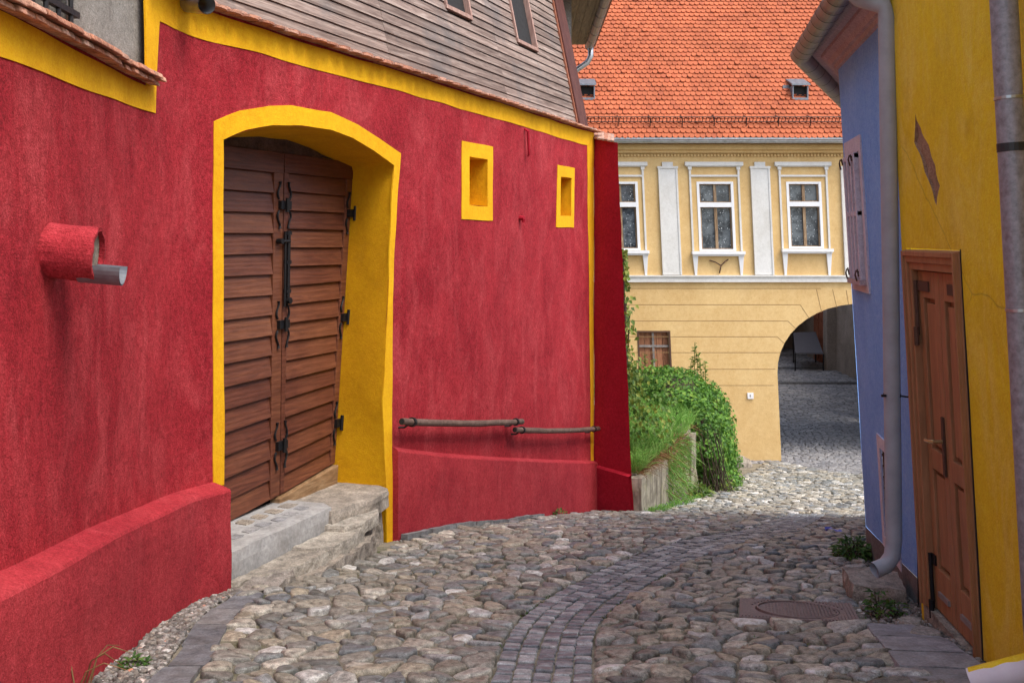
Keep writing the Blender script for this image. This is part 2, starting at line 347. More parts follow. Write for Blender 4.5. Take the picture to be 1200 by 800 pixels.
def inside(pt, poly):
    x, y = pt; c = False; j = len(poly) - 1
    for i in range(len(poly)):
        xi, yi = poly[i]; xj, yj = poly[j]
        if (yi > y) != (yj > y) and x < (xj - xi) * (y - yi) / (yj - yi) + xi: c = not c
        j = i
    return c
def densify(poly, step, closed=True, wob=0.0, seed=0):
    out = []; n = len(poly)
    for i in range(n if closed else n - 1):
        a = poly[i]; b = poly[(i + 1) % n]; L = math.hypot(b[0] - a[0], b[1] - a[1]); k = max(1, int(L / step))
        for j in range(k): out.append((a[0] + (b[0] - a[0]) * j / k, a[1] + (b[1] - a[1]) * j / k))
    if not closed: out.append(tuple(poly[-1]))
    if wob:
        out = [(x + wob * noise.noise(Vector((x * 2.3, y * 2.3, seed))), y + wob * noise.noise(Vector((x * 2.3, y * 2.3, seed + 9.7)))) for x, y in out]
    return out
def panel(mb, outer, holes, step, fmap, skirt=0.0, wob=0.0, seed=0, dens=None):
    """fill a 2-D outline (with holes), map it with fmap(s, z, depth) onto the wall"""
    loops = [densify(outer, dens or step, wob=wob, seed=seed)] + [densify(h, dens or step, wob=wob, seed=seed) for h in holes]
    pts = []; edges = []
    for lp in loops:
        o = len(pts); pts += lp; edges += [(o + i, o + (i + 1) % len(lp)) for i in range(len(lp))]
    nb = len(pts)
    xs = [p[0] for p in loops[0]]; ys = [p[1] for p in loops[0]]
    bp = np.array(pts)
    gx = np.arange(min(xs) + step / 2, max(xs), step); gy = np.arange(min(ys) + step / 2, max(ys), step)
    for x in gx:
        for y in gy:
            if np.min((bp[:, 0] - x) ** 2 + (bp[:, 1] - y) ** 2) < (.35 * step) ** 2: continue
            if inside((x, y), loops[0]) and not any(inside((x, y), h) for h in loops[1:]): pts.append((x, y))
    r = delaunay_2d_cdt([Vector(p) for p in pts], edges, [], 0, 1e-6)
    vc = r[0]; fs = []
    for f in r[2]:
        c = (sum(vc[i].x for i in f) / 3, sum(vc[i].y for i in f) / 3)
        if inside(c, loops[0]) and not any(inside(c, h) for h in loops[1:]):
            a, b, d = (vc[i] for i in f)
            fs.append(tuple(f) if (b - a).cross(d - a) > 0 else tuple(reversed(f)))
    mb.add([fmap(v.x, v.y, 0) for v in vc], fs)
    if skirt:
        for li, lp in enumerate(loops):
            n = len(lp); vs = [fmap(x, y, 0) for x, y in lp] + [fmap(x, y, -skirt) for x, y in lp]
            area = sum(lp[i][0] * lp[(i + 1) % n][1] - lp[(i + 1) % n][0] * lp[i][1] for i in range(n))
            ccw = area > 0
            if li: ccw = not ccw
            q = [((i + 1) % n, i, n + i, n + (i + 1) % n) if ccw else (i, (i + 1) % n, n + (i + 1) % n, n + i) for i in range(n)]
            mb.add(vs, q)

def rough_prism(mb, outline, z0, z1, amp=.02, step=.07, levels=4, tilt=(0, 0), seed=0, freq=6, bulge=0, top_amp=None):
    """an irregular stone block: outline (x, y) counter-clockwise, noisy sides and top"""
    def nz(x, y, z, a):
        v = Vector((x * freq, y * freq, z * freq + seed * 3.1)); n = noise.noise_vector(v) + .5 * noise.noise_vector(v * 2.7)
        return Vector((x, y, z)) + n * a
    area = sum(outline[i][0] * outline[(i + 1) % len(outline)][1] - outline[(i + 1) % len(outline)][0] * outline[i][1] for i in range(len(outline)))
    if area < 0: outline = outline[::-1]
    lp = densify(outline, step); n = len(lp); cx = sum(p[0] for p in lp) / n; cy = sum(p[1] for p in lp) / n
    rows = []
    for l in range(levels + 1):
        t = l / levels; k = 1 - (.025 if l == levels else 0) + bulge * math.sin(math.pi * t)
        rows.append([nz(cx + (x - cx) * k, cy + (y - cy) * k, z0 + (z1 - z0) * t + t * (tilt[0] * (x - cx) + tilt[1] * (y - cy)), amp) for x, y in lp])
    vs = [p for r_ in rows for p in r_]
    fs = [(l * n + i, l * n + (i + 1) % n, (l + 1) * n + (i + 1) % n, (l + 1) * n + i) for l in range(levels) for i in range(n)]
    mb.add(vs, fs)
    k_ = .975; top = [(cx + (x - cx) * k_, cy + (y - cy) * k_) for x, y in lp]; ta = amp if top_amp is None else top_amp
    def tp(x, y, d):
        e = min((x - a) ** 2 + (y - b) ** 2 for a, b in top) ** .5; w_ = min(1, e / .05)
        return nz(x, y, z1 + tilt[0] * (x - cx) + tilt[1] * (y - cy), amp * (1 - w_) + ta * w_)
    panel(mb, top, [], step * 1.1, tp, dens=10)

# ------------------------------------------------------------------ terrain
PD = [-60, -12, -3, 2, 4.8, 7.2, 9.3, 11.7, 15.1, 17.5, 20, 25, 28, 36, 60, 400]
PZ = [1.5, 1.0, -.75, -1.68, -2.15, -2.52, -2.83, -3.34, -4.1, -4.46, -4.86, -5.57, -5.62, -5.5, -5.4, -5.4]
def cspline(X, Y):
    X = np.array(X, float); Y = np.array(Y, float); h = np.diff(X); s = np.diff(Y) / h
    m = np.zeros(len(X)); m[0] = s[0]; m[-1] = s[-1]
    for i in range(1, len(X) - 1): m[i] = 0 if s[i - 1] * s[i] <= 0 else (h[i - 1] + h[i]) / (h[i - 1] / s[i] + h[i] / s[i - 1])
    def f(x):
        i = int(min(max(np.searchsorted(X, x) - 1, 0), len(X) - 2)); t = (x - X[i]) / h[i]
        if t < 0: return float(Y[0])
        if t > 1: return float(Y[-1])
        return float(Y[i] * (1 + 2 * t) * (1 - t) ** 2 + m[i] * h[i] * t * (1 - t) ** 2 + Y[i + 1] * t * t * (3 - 2 * t) + m[i + 1] * h[i] * t * t * (t - 1))
    return f
prof = cspline(PD, PZ)
# paved channel: centre line (x, d)
band_y = [2.0, 3.5, 4.95, 6.0, 6.75, 7.75, 8.4, 9.2, 10.05, 11.2, 12.6, 14.2]
band_x = [.0, .05, .15, .26, .45, .90, 1.26, 1.8, 2.36, 3.02, 3.62, 4.2]
bandf = cspline(band_y, band_x)
def bandx(d): return bandf(min(max(d, 2.0), 14.2))
def G(x, d):
    z = prof(d)
    if 0 < d < 30:
        e = abs(x - bandx(d)); e = e if x < bandx(d) else min(e, 1.0) - max(0, e - 1.5) * .6; z += .028 * min(e, 2.0) * max(0, 1 - abs(d - 6) / 9) - .02 * max(0, 1 - abs(d - 6) / 9)
        z += .025 * noise.noise(Vector((x * .5, d * .5, 3)))
    return z

# ------------------------------------------------------------------ the red house
RS = cspline([0, 1.5, 3, 4.1, 5.2, 5.9, 6.4, 6.9, 7.3, 7.8, 8.4, 10, 15, 25], [-2.0, -2.03, -2.07, -2.11, -2.18, -2.225, -2.222, -2.115, -1.962, -1.754, -1.502, -.83, 1.27, 5.47])
def rnorm(s):
    t = Vector((RS(s + .05) - RS(s - .05), .1)).normalized()
    return Vector((t.y, -t.x))
def und(s, z): return .018 * noise.noise(Vector((s * .7, z * .7, 1.3))) + .006 * noise.noise(Vector((s * 2.6, z * 2.6, 4)))
def W(s, z, off=0.0, lean=0.0):
    n = rnorm(s)
    o = off + und(s, z)
    return (RS(s) + n.x * o, s + n.y * o, z)
def Wm(off): return lambda s, z, d: W(s, z, off + d)

red = thing('red_house', 'red rendered house with yellow trim, timber upper storey and arched wooden gate', 'house', (-1.5, 8.4, -2.7))
u = Vector((.3872, .922)); nI = Vector((-.922, .3872))
arch_out = [(6.97, .825), (7.25, .93), (7.58, 1.01), (7.846, 1.046), (8.336, 1.06), (8.733, 1.005), (9.084, .919), (9.45, .818)]
arch_in = [(7.07, .705), (7.3, .79), (7.6, .863), (7.97, .905), (8.336, .915), (8.656, .875), (9.0, .797), (9.33, .689)]
open_r = [(9.33, .689), (9.24, -.4), (9.13, -1.5), (9.17, -2.2), (9.22, -3.1)]
gate_open = [(7.09, -3.1)] + arch_in + open_r[1:]
base = lambda s: G(RS(s), s) - .35
w1o = [(10.67, .21), (11.42, .21), (11.44, 1.055), (10.69, 1.05)]; w1i = [(10.84, .37), (11.29, .37), (11.30, .90), (10.86, .90)]
w2o = [(13.40, .165), (14.06, .155), (14.10, 1.0), (13.45, 1.0)]; w2i = [(13.55, .32), (13.95, .32), (13.98, .85), (13.58, .85)]
TOP = 1.60
outer = [(1.2, base(1.2)), (7.09, base(7.09))] + arch_in + [(p[0], p[1]) for p in open_r[1:]] + [(9.25, base(9.25)), (12, base(12)), (14.9, base(14.9)), (14.9, TOP), (6.0, TOP), (6.03, .95), (1.2, .95)]
mb = MB(); panel(mb, outer, [w1i, w2i], .2, Wm(0), dens=.12, wob=.01)
mb.build('wall', 'red', red, smooth=True)
# yellow paint bands
mb = MB()
band = [(1.2, .93), (6.03, .93), (6.0, 1.58), (14.88, 1.58), (14.87, -3.42), (14.76, -3.42), (14.7, -1.2), (14.6, 1.37), (12, 1.39), (9, 1.395), (7.5, 1.39), (6.25, 1.36), (6.18, .785), (5.2, .765), (4.1, .745), (1.2, .74)]
band = band[::-1]
panel(mb, band, [], .2, Wm(.006), skirt=.012, dens=.1, wob=.014, seed=5)
mb.build('yellow_band', 'yellow', red, smooth=False)
sur = [(6.965, -1.745)] + [(7.085, -1.745)] + arch_in + open_r[1:4] + [(9.19, -2.95), (9.3, -2.95), (9.28, -2.0), (9.3, -.6), (9.45, .818)] + arch_out[::-1][1:]
mb = MB(); panel(mb, sur, [], .12, Wm(.008), skirt=.014, dens=.09, wob=.014, seed=2)
gs = mb.build('gate_surround', 'yellow', red)
for o_, i_ in ((w1o, w1i), (w2o, w2i)):
    mb = MB(); panel(mb, o_, [i_], .12, Wm(.008), skirt=.014, dens=.1, wob=.012, seed=3)
    wn = mb.build('niche_window', 'yellow', red)
    mb = MB(); lp = densify(i_, .12)
    n = len(lp); dps = [.008, -.1, -.22, -.34]
    vs = [W(s + (.06 if s < i_[0][0] + .1 else 0) * (-d) * 3, z, d) for d in dps for s, z in lp]
    fs = [(k * n + i, k * n + (i + 1) % n, (k + 1) * n + (i + 1) % n, (k + 1) * n + i) for k in range(3) for i in range(n)]
    fs.append(tuple(3 * n + i for i in range(n)))
    mb.add(vs, fs); mb.build('recess', 'yellow_inner', wn)
# reveal of the gate
P0 = Vector((RS(8.38), 8.38)) + nI * .5
def GP(a, z, o=0.0):
    t = min(1.2, max(-.2, (.735 - z) / 2.93)); a = a * (1 - .25 * t if a > 0 else 1) - .06 * t
    p = P0 + u * a - nI * o
    return (p.x, p.y, z)
mb = MB(); lp = densify(gate_open, .15, closed=False); n = len(lp); K = 6; vs = []
for k in range(K + 1):
    t = k / K
    for s, z in lp:
        f = Vector(W(s, z, .006)); a = -1.25 + (s - 7.07) / 2.26 * 2.40
        if s > 9.0: a = 1.14 + .012 * noise.noise(Vector((z * 2, 0, 0)))
        b = Vector(GP(a, z - .06 * (z > .6), -.08)); q = f.lerp(b, t)
        q += Vector((u.x, u.y, 0)) * .02 * noise.noise(Vector((t * 2, z * 1.5, s))) * math.sin(math.pi * t)
        vs.append(q)
fs = [(k * n + i, (k + 1) * n + i, (k + 1) * n + i + 1, k * n + i + 1) for k in range(K) for i in range(n - 1)]
mb.add(vs, fs); mb.build('gate_reveal', 'yellow_inner', red, smooth=True)
mb = MB(); rough_prism(mb, [(0, 0), (2.7, 0), (2.7, .12), (0, .12)], 0, .32, .02, .1, 3, seed=4)
mb.v = [GP(v[0] - 1.35, .735 + v[2], -.02 - v[1]) for v in mb.v]; mb.f = [tuple(reversed(f)) for f in mb.f]
mb.build('lintel', 'lintel', red, smooth=True)
mb = MB(); mb.box(-1.4, 1.3, -.3, -.2, -2.9, 1.2, lambda a, o, z: GP(a, z, o)); mb.build('gate_backing', 'void', red)
# gate leaves
def gate_leaf(a0, a1, mw, ew, sgn, NBD):
    mb = MB(); f = lambda a, o, z: GP(a, z, o); Z0, Z1 = -2.19, .735
    if sgn < 0: inner = (a0 + ew, a1 - mw)
    else: inner = (a0 + mw, a1 - ew)
    H = (Z1 - Z0) / NBD; zb = lambda a: Z0 + .085 * a
    zq = lambda a, z: z + (zb(a) - Z0) * max(0, 1 - (z - Z0) / 1.2)
    for p, q in ((a0, inner[0]), (inner[1], a1)):
        z0, z1 = Z0 + .004, Z1 - H
        mb.hexa([GP(p, zq(p, z0), .012), GP(q, zq(q, z0), .012), GP(q, zq(q, z0), -.05), GP(p, zq(p, z0), -.05), GP(p, z1, .012), GP(q, z1, .012), GP(q, z1, -.05), GP(p, z1, -.05)])
    for k in range(NBD):
        z0 = Z0 + k * H; z1 = z0 + H - .003; l, r_ = inner
        if k == NBD - 1: l, r_ = a0, a1
        if k == 0: z0 += .006
        w = .004 * random.uniform(-1, 1); l += .003 if k < NBD - 1 else 0; r_ -= .003 if k < NBD - 1 else 0
        bo, to = .012 + random.uniform(0, .006), -.014
        if k == NBD - 1: bo, to = .016, .014
        mb.hexa([GP(l, zq(l, z0 + w), bo), GP(r_, zq(r_, z0 - w), bo), GP(r_, zq(r_, z0 - w), -.05), GP(l, zq(l, z0 + w), -.05),
                 GP(l, zq(l, z1 + .004), to), GP(r_, zq(r_, z1 + .004), to), GP(r_, zq(r_, z1), -.05), GP(l, zq(l, z1), -.05)])
    return mb.build('gate_leaf', 'gate', red, bevel=.004)
lf = gate_leaf(-1.16, -.006, .13, .1, -1, 17); rt = gate_leaf(.006, 1.12, .07, .1, 1, 18)
def strap(mb, a, z, s):
    for q in (1, -1):
        pts = [GP(a + s * (.008 + .02 * math.sin(t * 5.2) * (1 - .2 * t)), z + q * (.05 + .15 * t), .022) for t in np.linspace(0, 1, 9)]
        mb.tube(pts, [.009, .011, .011, .01, .009, .009, .009, .01, .015], 6)
for z in (.29, -.73, -1.76):
    mb = MB(); strap(mb, -.07, z, -1); strap(mb, .07, z, 1)
    mb.box(-.075, .075, .012, .045, z - .036, z + .036, lambda a, o, zz: GP(a, zz, o)); mb.tube([GP(0, z - .06, .055), GP(0, z + .06, .055)], .017, 8)
    mb.build('hinge', 'iron', lf, smooth=False)
for z in (.245, -.74, -1.72):
    mb = MB(); strap(mb, 1.06, z, -1)
    mb.box(1.05, 1.15, .012, .045, z - .036, z + .036, lambda a, o, zz: GP(a, zz, o)); mb.tube([GP(1.13, z - .07, .055), GP(1.13, z + .07, .055)], .016, 8)
    mb.build('hinge', 'iron', rt)
mb = MB(); mb.tube([GP(.045, .07, .04), GP(.045, -.52, .04)], .017, 8); mb.tube([GP(.0, .06, .035), GP(.0, -.58, .035)], .011, 8)
mb.tube([GP(-.09, -.02, .05), GP(.05, -.02, .05)], .012, 8); mb.tube([GP(-.09, -.02, .02), GP(-.09, -.02, .075)], .024, 8); mb.tube([GP(.045, -.53, .03), GP(.045, -.53, .07)], .028, 8)
for z in (.05, -.2, -.45): mb.box(.01, .08, .012, .05, z - .015, z + .015, lambda a, o, zz: GP(a, zz, o))
mb.build('bolt', 'iron', rt)
mb = MB(); mb.hexa([GP(a, z if k == 0 else -2.2 + .085 * a, o) for k, z in ((0, -2.5), (1, 0)) for a, o in ((-.05, .05), (1.13, .05), (1.13, -.06), (-.05, -.06))]); mb.build('threshold', 'threshold', red, bevel=.01)
# plinth, left part: steps out of the wall under a sloping ledge
pt_s = cspline([1, 3.9, 5.1, 6.05, 6.97, 8], [-.95, -1.37, -1.52, -1.64, -1.735, -1.85])
mb = MB(); ss = list(np.arange(1.2, 6.97, .12)) + [6.97]; prof_n = 12
rows = []
for s in ss:
    zt = pt_s(s) + .01 * noise.noise(Vector((s * 1.3, 0, 7))); zb = base(s); r_ = [W(s, zt + .035, -.01), W(s, zt + .03, .02), W(s, zt + .012, .09), W(s, zt - .004, .138), W(s, zt - .02, .148)]
    for k in range(1, prof_n + 1): r_.append(W(s, zt - .02 + (zb - zt) * k / prof_n, .15 + .012 * noise.noise(Vector((s, k * .3, 2)))))
    rows.append(r_)
m = len(rows[0]); vs = [p for r_ in rows for p in r_]
fs = [(i * m + k, i * m + k + 1, (i + 1) * m + k + 1, (i + 1) * m + k) for i in range(len(rows) - 1) for k in range(m - 1)]
mb.add(vs, fs)
end = rows[-1]; back = [W(6.97, p[2], -.3) for p in end]
mb.add(end + back, [(k, k + m, k + 1 + m, k + 1)[::-1] for k in range(m - 1)])
mb.build('plinth', 'red_plinth', red, smooth=False)
bpy.data.objects[-1] if False else None
# plinth, right part
pr_s = cspline([9, 9.2, 10, 11.3, 13, 15.1], [-1.87, -1.93, -2.16, -2.49, -2.90, -3.385])
mb = MB(); ss = list(np.arange(9.285, 14.88, .14)) + [14.9]; rows = []
for s in ss:
    zt = pr_s(s) + .008 * noise.noise(Vector((s * 1.1, 0, 5))); zb = base(s)
    r_ = [W(s, zt + .03, -.01), W(s, zt + .022, .012), W(s, zt, .058), W(s, zt - .014, .066)]
    for k in range(1, 9): r_.append(W(s, zt - .014 + (zb - zt) * k / 8, .068 + .01 * noise.noise(Vector((s, k * .4, 6)))))
    rows.append(r_)
m = len(rows[0]); mb.add([p for r_ in rows for p in r_], [(i * m + k, i * m + k + 1, (i + 1) * m + k + 1, (i + 1) * m + k) for i in range(len(rows) - 1) for k in range(m - 1)])
mb.add(rows[0] + [W(9.285, p[2], -.05) for p in rows[0]], [(k, k + m, k + 1 + m, k + 1) for k in range(m - 1)])
mb.build('plinth', 'red_plinth', red)
# buttress at the far corner
A = Vector((1.228, 14.9)); B0 = Vector((1.77, 14.42)); B1 = Vector((1.535, 14.52))
def BT(t, h, o=0.0):
    zb = -4.6; zt = 1.5 - .1 * t; z = zb + (zt - zb) * h
    b = B0.lerp(B1, min(1, max(0, (z + 4.03) / 5.5)) ** .9); p = A.lerp(b, t); nn = Vector((-(b - A).y, (b - A).x)).normalized() * -1
    if t > .99: p = p + (b - A).normalized() * .018 * noise.noise(Vector((z * 2.5, 0, 3)))
    oo = o + und(t * .7 + 20, z)
    return (p.x + nn.x * oo, p.y + nn.y * oo, z)
mb = MB(); nh = 44; nt_ = 6
def grid(mb, f, nu, nv):
    vs = [f(i / nu, j / nv) for i in range(nu + 1) for j in range(nv + 1)]
    mb.add(vs, [(i * (nv + 1) + j, (i + 1) * (nv + 1) + j, (i + 1) * (nv + 1) + j + 1, i * (nv + 1) + j + 1) for i in range(nu) for j in range(nv)])
grid(mb, lambda a, b: BT(a, b), 6, 44)
def BE(a, b):
    p = Vector(BT(1, b)); return p + Vector((-.12 - .1 * a, 1.15, 0)) * a
grid(mb, BE, 3, 44)
grid(mb, lambda a, b: Vector(BT(a, 1)) + (Vector(BE(1, 1)) - Vector(BT(1, 1))) * b, 3, 3)
bt = mb.build('buttress', 'red_deep', red, smooth=False)
mb = MB()
def hz(z): return (z + 4.6) / 6.1
def zt_b(t): return -3.385 - .05 * t
def BP(a, b):
    z0, z1 = -4.6, zt_b(a); z = z0 + (z1 - z0) * b
    return BT(a, (z + 4.6) / (6.1 - .1 * a), .065)
grid(mb, BP, 6, 8); grid(mb, lambda a, b: Vector(BP(1, b)) + Vector((-.1, 1.1, 0)) * a, 2, 8)
grid(mb, lambda a, b: Vector(BP(a, 1)).lerp(Vector(BT(a, (zt_b(a) + 4.6) / (6.1 - .1 * a), -.01)) + Vector((0, 0, .03)), b), 6, 1)
mb.build('buttress_foot', 'red_deep', bt)
mb = MB()   # tile cap on the buttress
for k in range(7):
    t0 = k / 7 - .02; t1 = (k + 1) / 7 - .03
    p0 = Vector(BT(max(t0, 0), 1, .05)); p1 = Vector(BT(t1, 1, .05)); bk = Vector((.1, 1.0, .3)) * .5
    mb.hexa([p0, p1, p1 + bk, p0 + bk, p0 + Vector((0, 0, .025)), p1 + Vector((0, 0, .025)), p1 + bk + Vector((0, 0, .025)), p0 + bk + Vector((0, 0, .025))])
mb.build('cap_tiles', 'old_tile', bt)
# gable wall behind, closing the house
mb = MB(); mb.box(0, 7, 0, .3, -5, 1.55, lambda a, o, z: (1.15 - .922 * a - .38 * o, 15.55 + .387 * a + .9 * o, z)); mb.build('end_wall', 'red_deep', red)
# coping: short row of clay tiles under the timber storey
mb = MB()
def cop_tile(s0, w, o1, z, rise):
    f = lambda ss_, o, zz: W(min(ss_, 14.98), zz, o)
    out_ = [(s0 + w / 2 + w / 2 * math.cos(q), o1 - .045 + .045 * max(0, math.sin(q)) ** .7) for q in np.linspace(math.pi, 0, 7)] + [(s0 + w, -.12), (s0, -.12)]
    zz = lambda o: z + rise * (o1 - o) / (o1 + .12)
    lo = [f(a, o, zz(o)) for a, o in out_]; hi = [f(a, o, zz(o) + .017) for a, o in out_]; n = len(out_)
    mb.add(lo + hi, [tuple(range(n)), tuple(range(2 * n - 1, n - 1, -1))] + [(k, n + k, n + (k + 1) % n, (k + 1) % n) for k in range(n)])
s = 6.02; k = 0
while s < 14.93:
    p = .165
    cop_tile(s + random.uniform(-.006, .006), .156, .13 + random.uniform(-.016, .012), TOP - .006 + random.uniform(-.004, .004), .006)
    cop_tile(s + p / 2 + random.uniform(-.006, .006), .155, .085 + random.uniform(-.012, .01), TOP + .014 + random.uniform(-.003, .003), .012)
    s += p
mb.build('coping_tiles', 'old_tile', red)
mb = MB(); s = 1.2
while s < 6.08:
    w = random.uniform(.1, .17); j = random.uniform(-.018, .018)
    f = lambda ss_, o, z: W(ss_, z, o)
    for (zz, of) in ((.93, .09), (.962, .115)):
        h = .03; s1 = s + w - .006; sh = .05 if zz > .95 else 0
        mb.hexa([f(s + sh, of + j, zz), f(s1 + sh, of + j, zz), f(s1 + sh, -.1, zz + .03), f(s + sh, -.1, zz + .03), f(s + sh, of + j - .01, zz + h), f(s1 + sh, of + j - .01, zz + h), f(s1 + sh, -.1, zz + h + .05), f(s + sh, -.1, zz + h + .05)])
    s += w
mb.build('coping_tiles', 'old_tile', red, bevel=.008)
# timber storey
LEAN = .21
def TW(s, z, o=0.0):
    n = Vector((.922, -.3872)); b = -5.03 + .42 * s; oo = -.1 - (z - 1.66) * LEAN + o
    return (b + n.x * oo, s + n.y * oo, z)
def tbox(mb, s0, s1, z0, z1, o0, o1): mb.box(s0, s1, o0, o1, z0, z1, lambda s, o, z: TW(s, z, o)) if False else mb.hexa([TW(s0, z0, o1), TW(s1, z0, o1), TW(s1, z0, o0), TW(s0, z0, o0), TW(s0, z1, o1), TW(s1, z1, o1), TW(s1, z1, o0), TW(s0, z1, o0)])
twins = [(10.85, 11.42), (12.74, 13.36)]; WZ0 = 2.58
joints = [5.9, 9.42, 12.05, 14.42]
mb = MB(); z = 1.66; k = 0; PH = .105
while z < 4.3:
    for a, b in zip(joints[:-1], joints[1:]):
        segs = [(a, b)]
        if z + PH > WZ0 - .06 and z < 3.7:
            for wa, wb in twins:
                ns = []
                for x0, x1 in segs:
                    if wb <= x0 or wa >= x1: ns.append((x0, x1))
                    else:
                        if wa - x0 > .05: ns.append((x0, wa))
                        if x1 - wb > .05: ns.append((wb, x1))
                segs = ns
        for x0, x1 in segs:
            e = random.uniform(-.003, .003); z1 = z + PH - .006
            mb.hexa([TW(x0 + .002, z, .022 + e), TW(x1 - .002, z, .022 + e), TW(x1 - .002, z, -.03), TW(x0 + .002, z, -.03), TW(x0 + .002, z1, .006 + e), TW(x1 - .002, z1, .006 + e), TW(x1 - .002, z1, -.03), TW(x0 + .002, z1, -.03)])
    z += PH
ts = mb.build('timber_storey', 'cladding', red)
mb = MB(); tbox(mb, 5.9, 14.6, 1.6, 4.4, -.3, -.031); mb.build('backing_board', 'void', ts)
for wa, wb in twins:
    mb = MB(); t = .055
    tbox(mb, wa - .03, wb + .03, WZ0 - .05, WZ0, -.14, .04); tbox(mb, wa - .03, wa + .005, WZ0, 3.7, -.14, .04); tbox(mb, wb - .005, wb + .03, WZ0, 3.7, -.14, .04); tbox(mb, wa + .005, wb - .005, 3.62, 3.7, -.14, .04)
    wn = mb.build('window', 'window_frame', ts, bevel=.004)
    mb = MB(); m_ = wa + (wb - wa) * .5
    tbox(mb, m_ - .02, m_ + .02, WZ0 + .004, 3.62, -.13, -.07); tbox(mb, wa + .007, wa + .04, WZ0 + .004, 3.62, -.13, -.08); tbox(mb, wb - .04, wb - .007, WZ0 + .004, 3.62, -.13, -.08)
    mb.build('sash', 'redwood', wn)
    mb = MB(); tbox(mb, wa + .04, m_ - .02, WZ0, 3.62, -.12, -.11); tbox(mb, m_ + .02, wb - .04, WZ0, 3.62, -.12, -.11); mb.build('pane', 'glass', wn)
mb = MB(); tbox(mb, 14.43, 14.78, 1.64, 4.3, -.25, .06); mb.build('corner_post', 'post', red, bevel=.01)
mb = MB(); tbox(mb, 14.385, 14.43, 1.66, 4.3, -.03, .035); mb.build('corner_strip', 'redwood', red)
# eave of the rear wing with its boards, gutter and pipe
mb = MB(); x = .1
while x < 1.42:
    mb.box(x, x + .135, 14.95, 19.8, 3.86, 3.885, lambda a, b, c: (a + (b - 15) * .012, b, c)); x += .14
sf = mb.build('eave_boards', 'soffit', red)
mb = MB(); mb.box(-3, 1.6, 14.95, 19.9, 3.9, 4.0, lambda a, b, c: (a + (b - 15) * .012, b, c + (1.5 - a) * .7)); mb.build('rear_roof', 'old_tile', red)
mb = MB(); mb.box(-3, .95, 15.9, 19.6, -4.5, 3.9); mb.build('rear_wing_wall', 'grey_plaster', red)
mb = MB(); gp = [(1.50 + .05 * t, 15 + 4.9 * t, 3.88 - .03 * t) for t in np.linspace(0, 1, 8)]
mb.tube(gp, .085, 12); 
for p in gp: mb.tube([(p[0], p[1] - .012, p[2]), (p[0], p[1] + .012, p[2])], .094, 12)
g_ = mb.build('eave_gutter', 'zinc_dull', red, smooth=False)
mb = MB(); mb.tube([(1.56, 19.75, 3.82), (1.56, 19.75, 3.62), (1.5, 19.75, 3.5), (1.1, 19.75, 3.22), (.98, 19.7, 3.1)], .055, 12); mb.build('downpipe', 'zinc', red, smooth=True)
# zinc spout over the gate end of the coping
mb = MB(); mb.tube([(-2.5, 6.95, 1.66), (-2.2, 6.66, 1.58), (-1.975, 6.44, 1.515)], .062, 18, cap=False); mb.tube([(-2.5, 6.95, 1.66), (-2.2, 6.66, 1.58), (-1.975, 6.44, 1.515)], .058, 18, cap=False)
mb.build('zinc_spout', 'zinc', red, smooth=True)
# masonry rain spout
mb = MB(); b0 = Vector(W(4.6, -.045, -.1)); dr = Vector((.975, .16, -.09)).normalized()
a_ = dr.cross(Vector((0, 0, 1))).normalized(); b_ = a_.cross(dr).normalized(); NS = 36; vs = []
ks = np.linspace(0, 1, 12); L = .315
def cut(q):
    return .014 * noise.noise(Vector((math.cos(q) * 2, math.sin(q) * 2, 4)))
def cut_old(q):   # broken upper right lip
    d = abs(((q - R(40) + math.pi) % (2 * math.pi)) - math.pi)
    return -.035 * max(0, 1 - d / R(28)) + .012 * noise.noise(Vector((q * 2.5, 1, 0)))
for ring, rad in ((0, .128), (1, .108)):
    for t in ks:
        for i in range(NS):
            q = 2 * math.pi * i / NS; fl = .035 * max(0, 1 - t / .3) ** 2 if ring == 0 else 0
            ln = t * (L + cut(q)); rr = rad + fl + .006 * noise.noise(Vector((q * 1.5, t * 3, ring)))
            vs.append(b0 + dr * ln + (a_ * math.cos(q) + b_ * math.sin(q)) * rr)
fs = []
for i in range(len(ks) - 1):
    for k in range(NS):
        k2 = (k + 1) % NS; fs.append((i * NS + k, i * NS + k2, (i + 1) * NS + k2, (i + 1) * NS + k)[::-1])
        o = len(ks) * NS; fs.append((o + i * NS + k, o + i * NS + k2, o + (i + 1) * NS + k2, o + (i + 1) * NS + k))
o1 = (len(ks) - 1) * NS; o2 = len(ks) * NS + o1
for k in range(NS): k2 = (k + 1) % NS; fs.append((o1 + k, o1 + k2, o2 + k2, o2 + k)[::-1])
mb.add(vs, fs); sp = mb.build('rain_spout', 'red_plinth', red, smooth=False)
mb = MB(); e0 = b0 + dr * .235 + Vector((0, 0, -.048)); mb.trough([e0, e0 + dr * .09, e0 + dr * .19], .088, 14, .007); mb.build('spout_lip', 'zinc_old', sp, smooth=False)
mb = MB(); pts = [b0 + dr * .29 + (a_ * math.cos(q) + b_ * math.sin(q)) * .107 for q in np.linspace(0, 2 * math.pi, 20, endpoint=False)]; mb.add(pts, [tuple(range(20))]); mb.build('spout_mouth', 'rubble', sp)
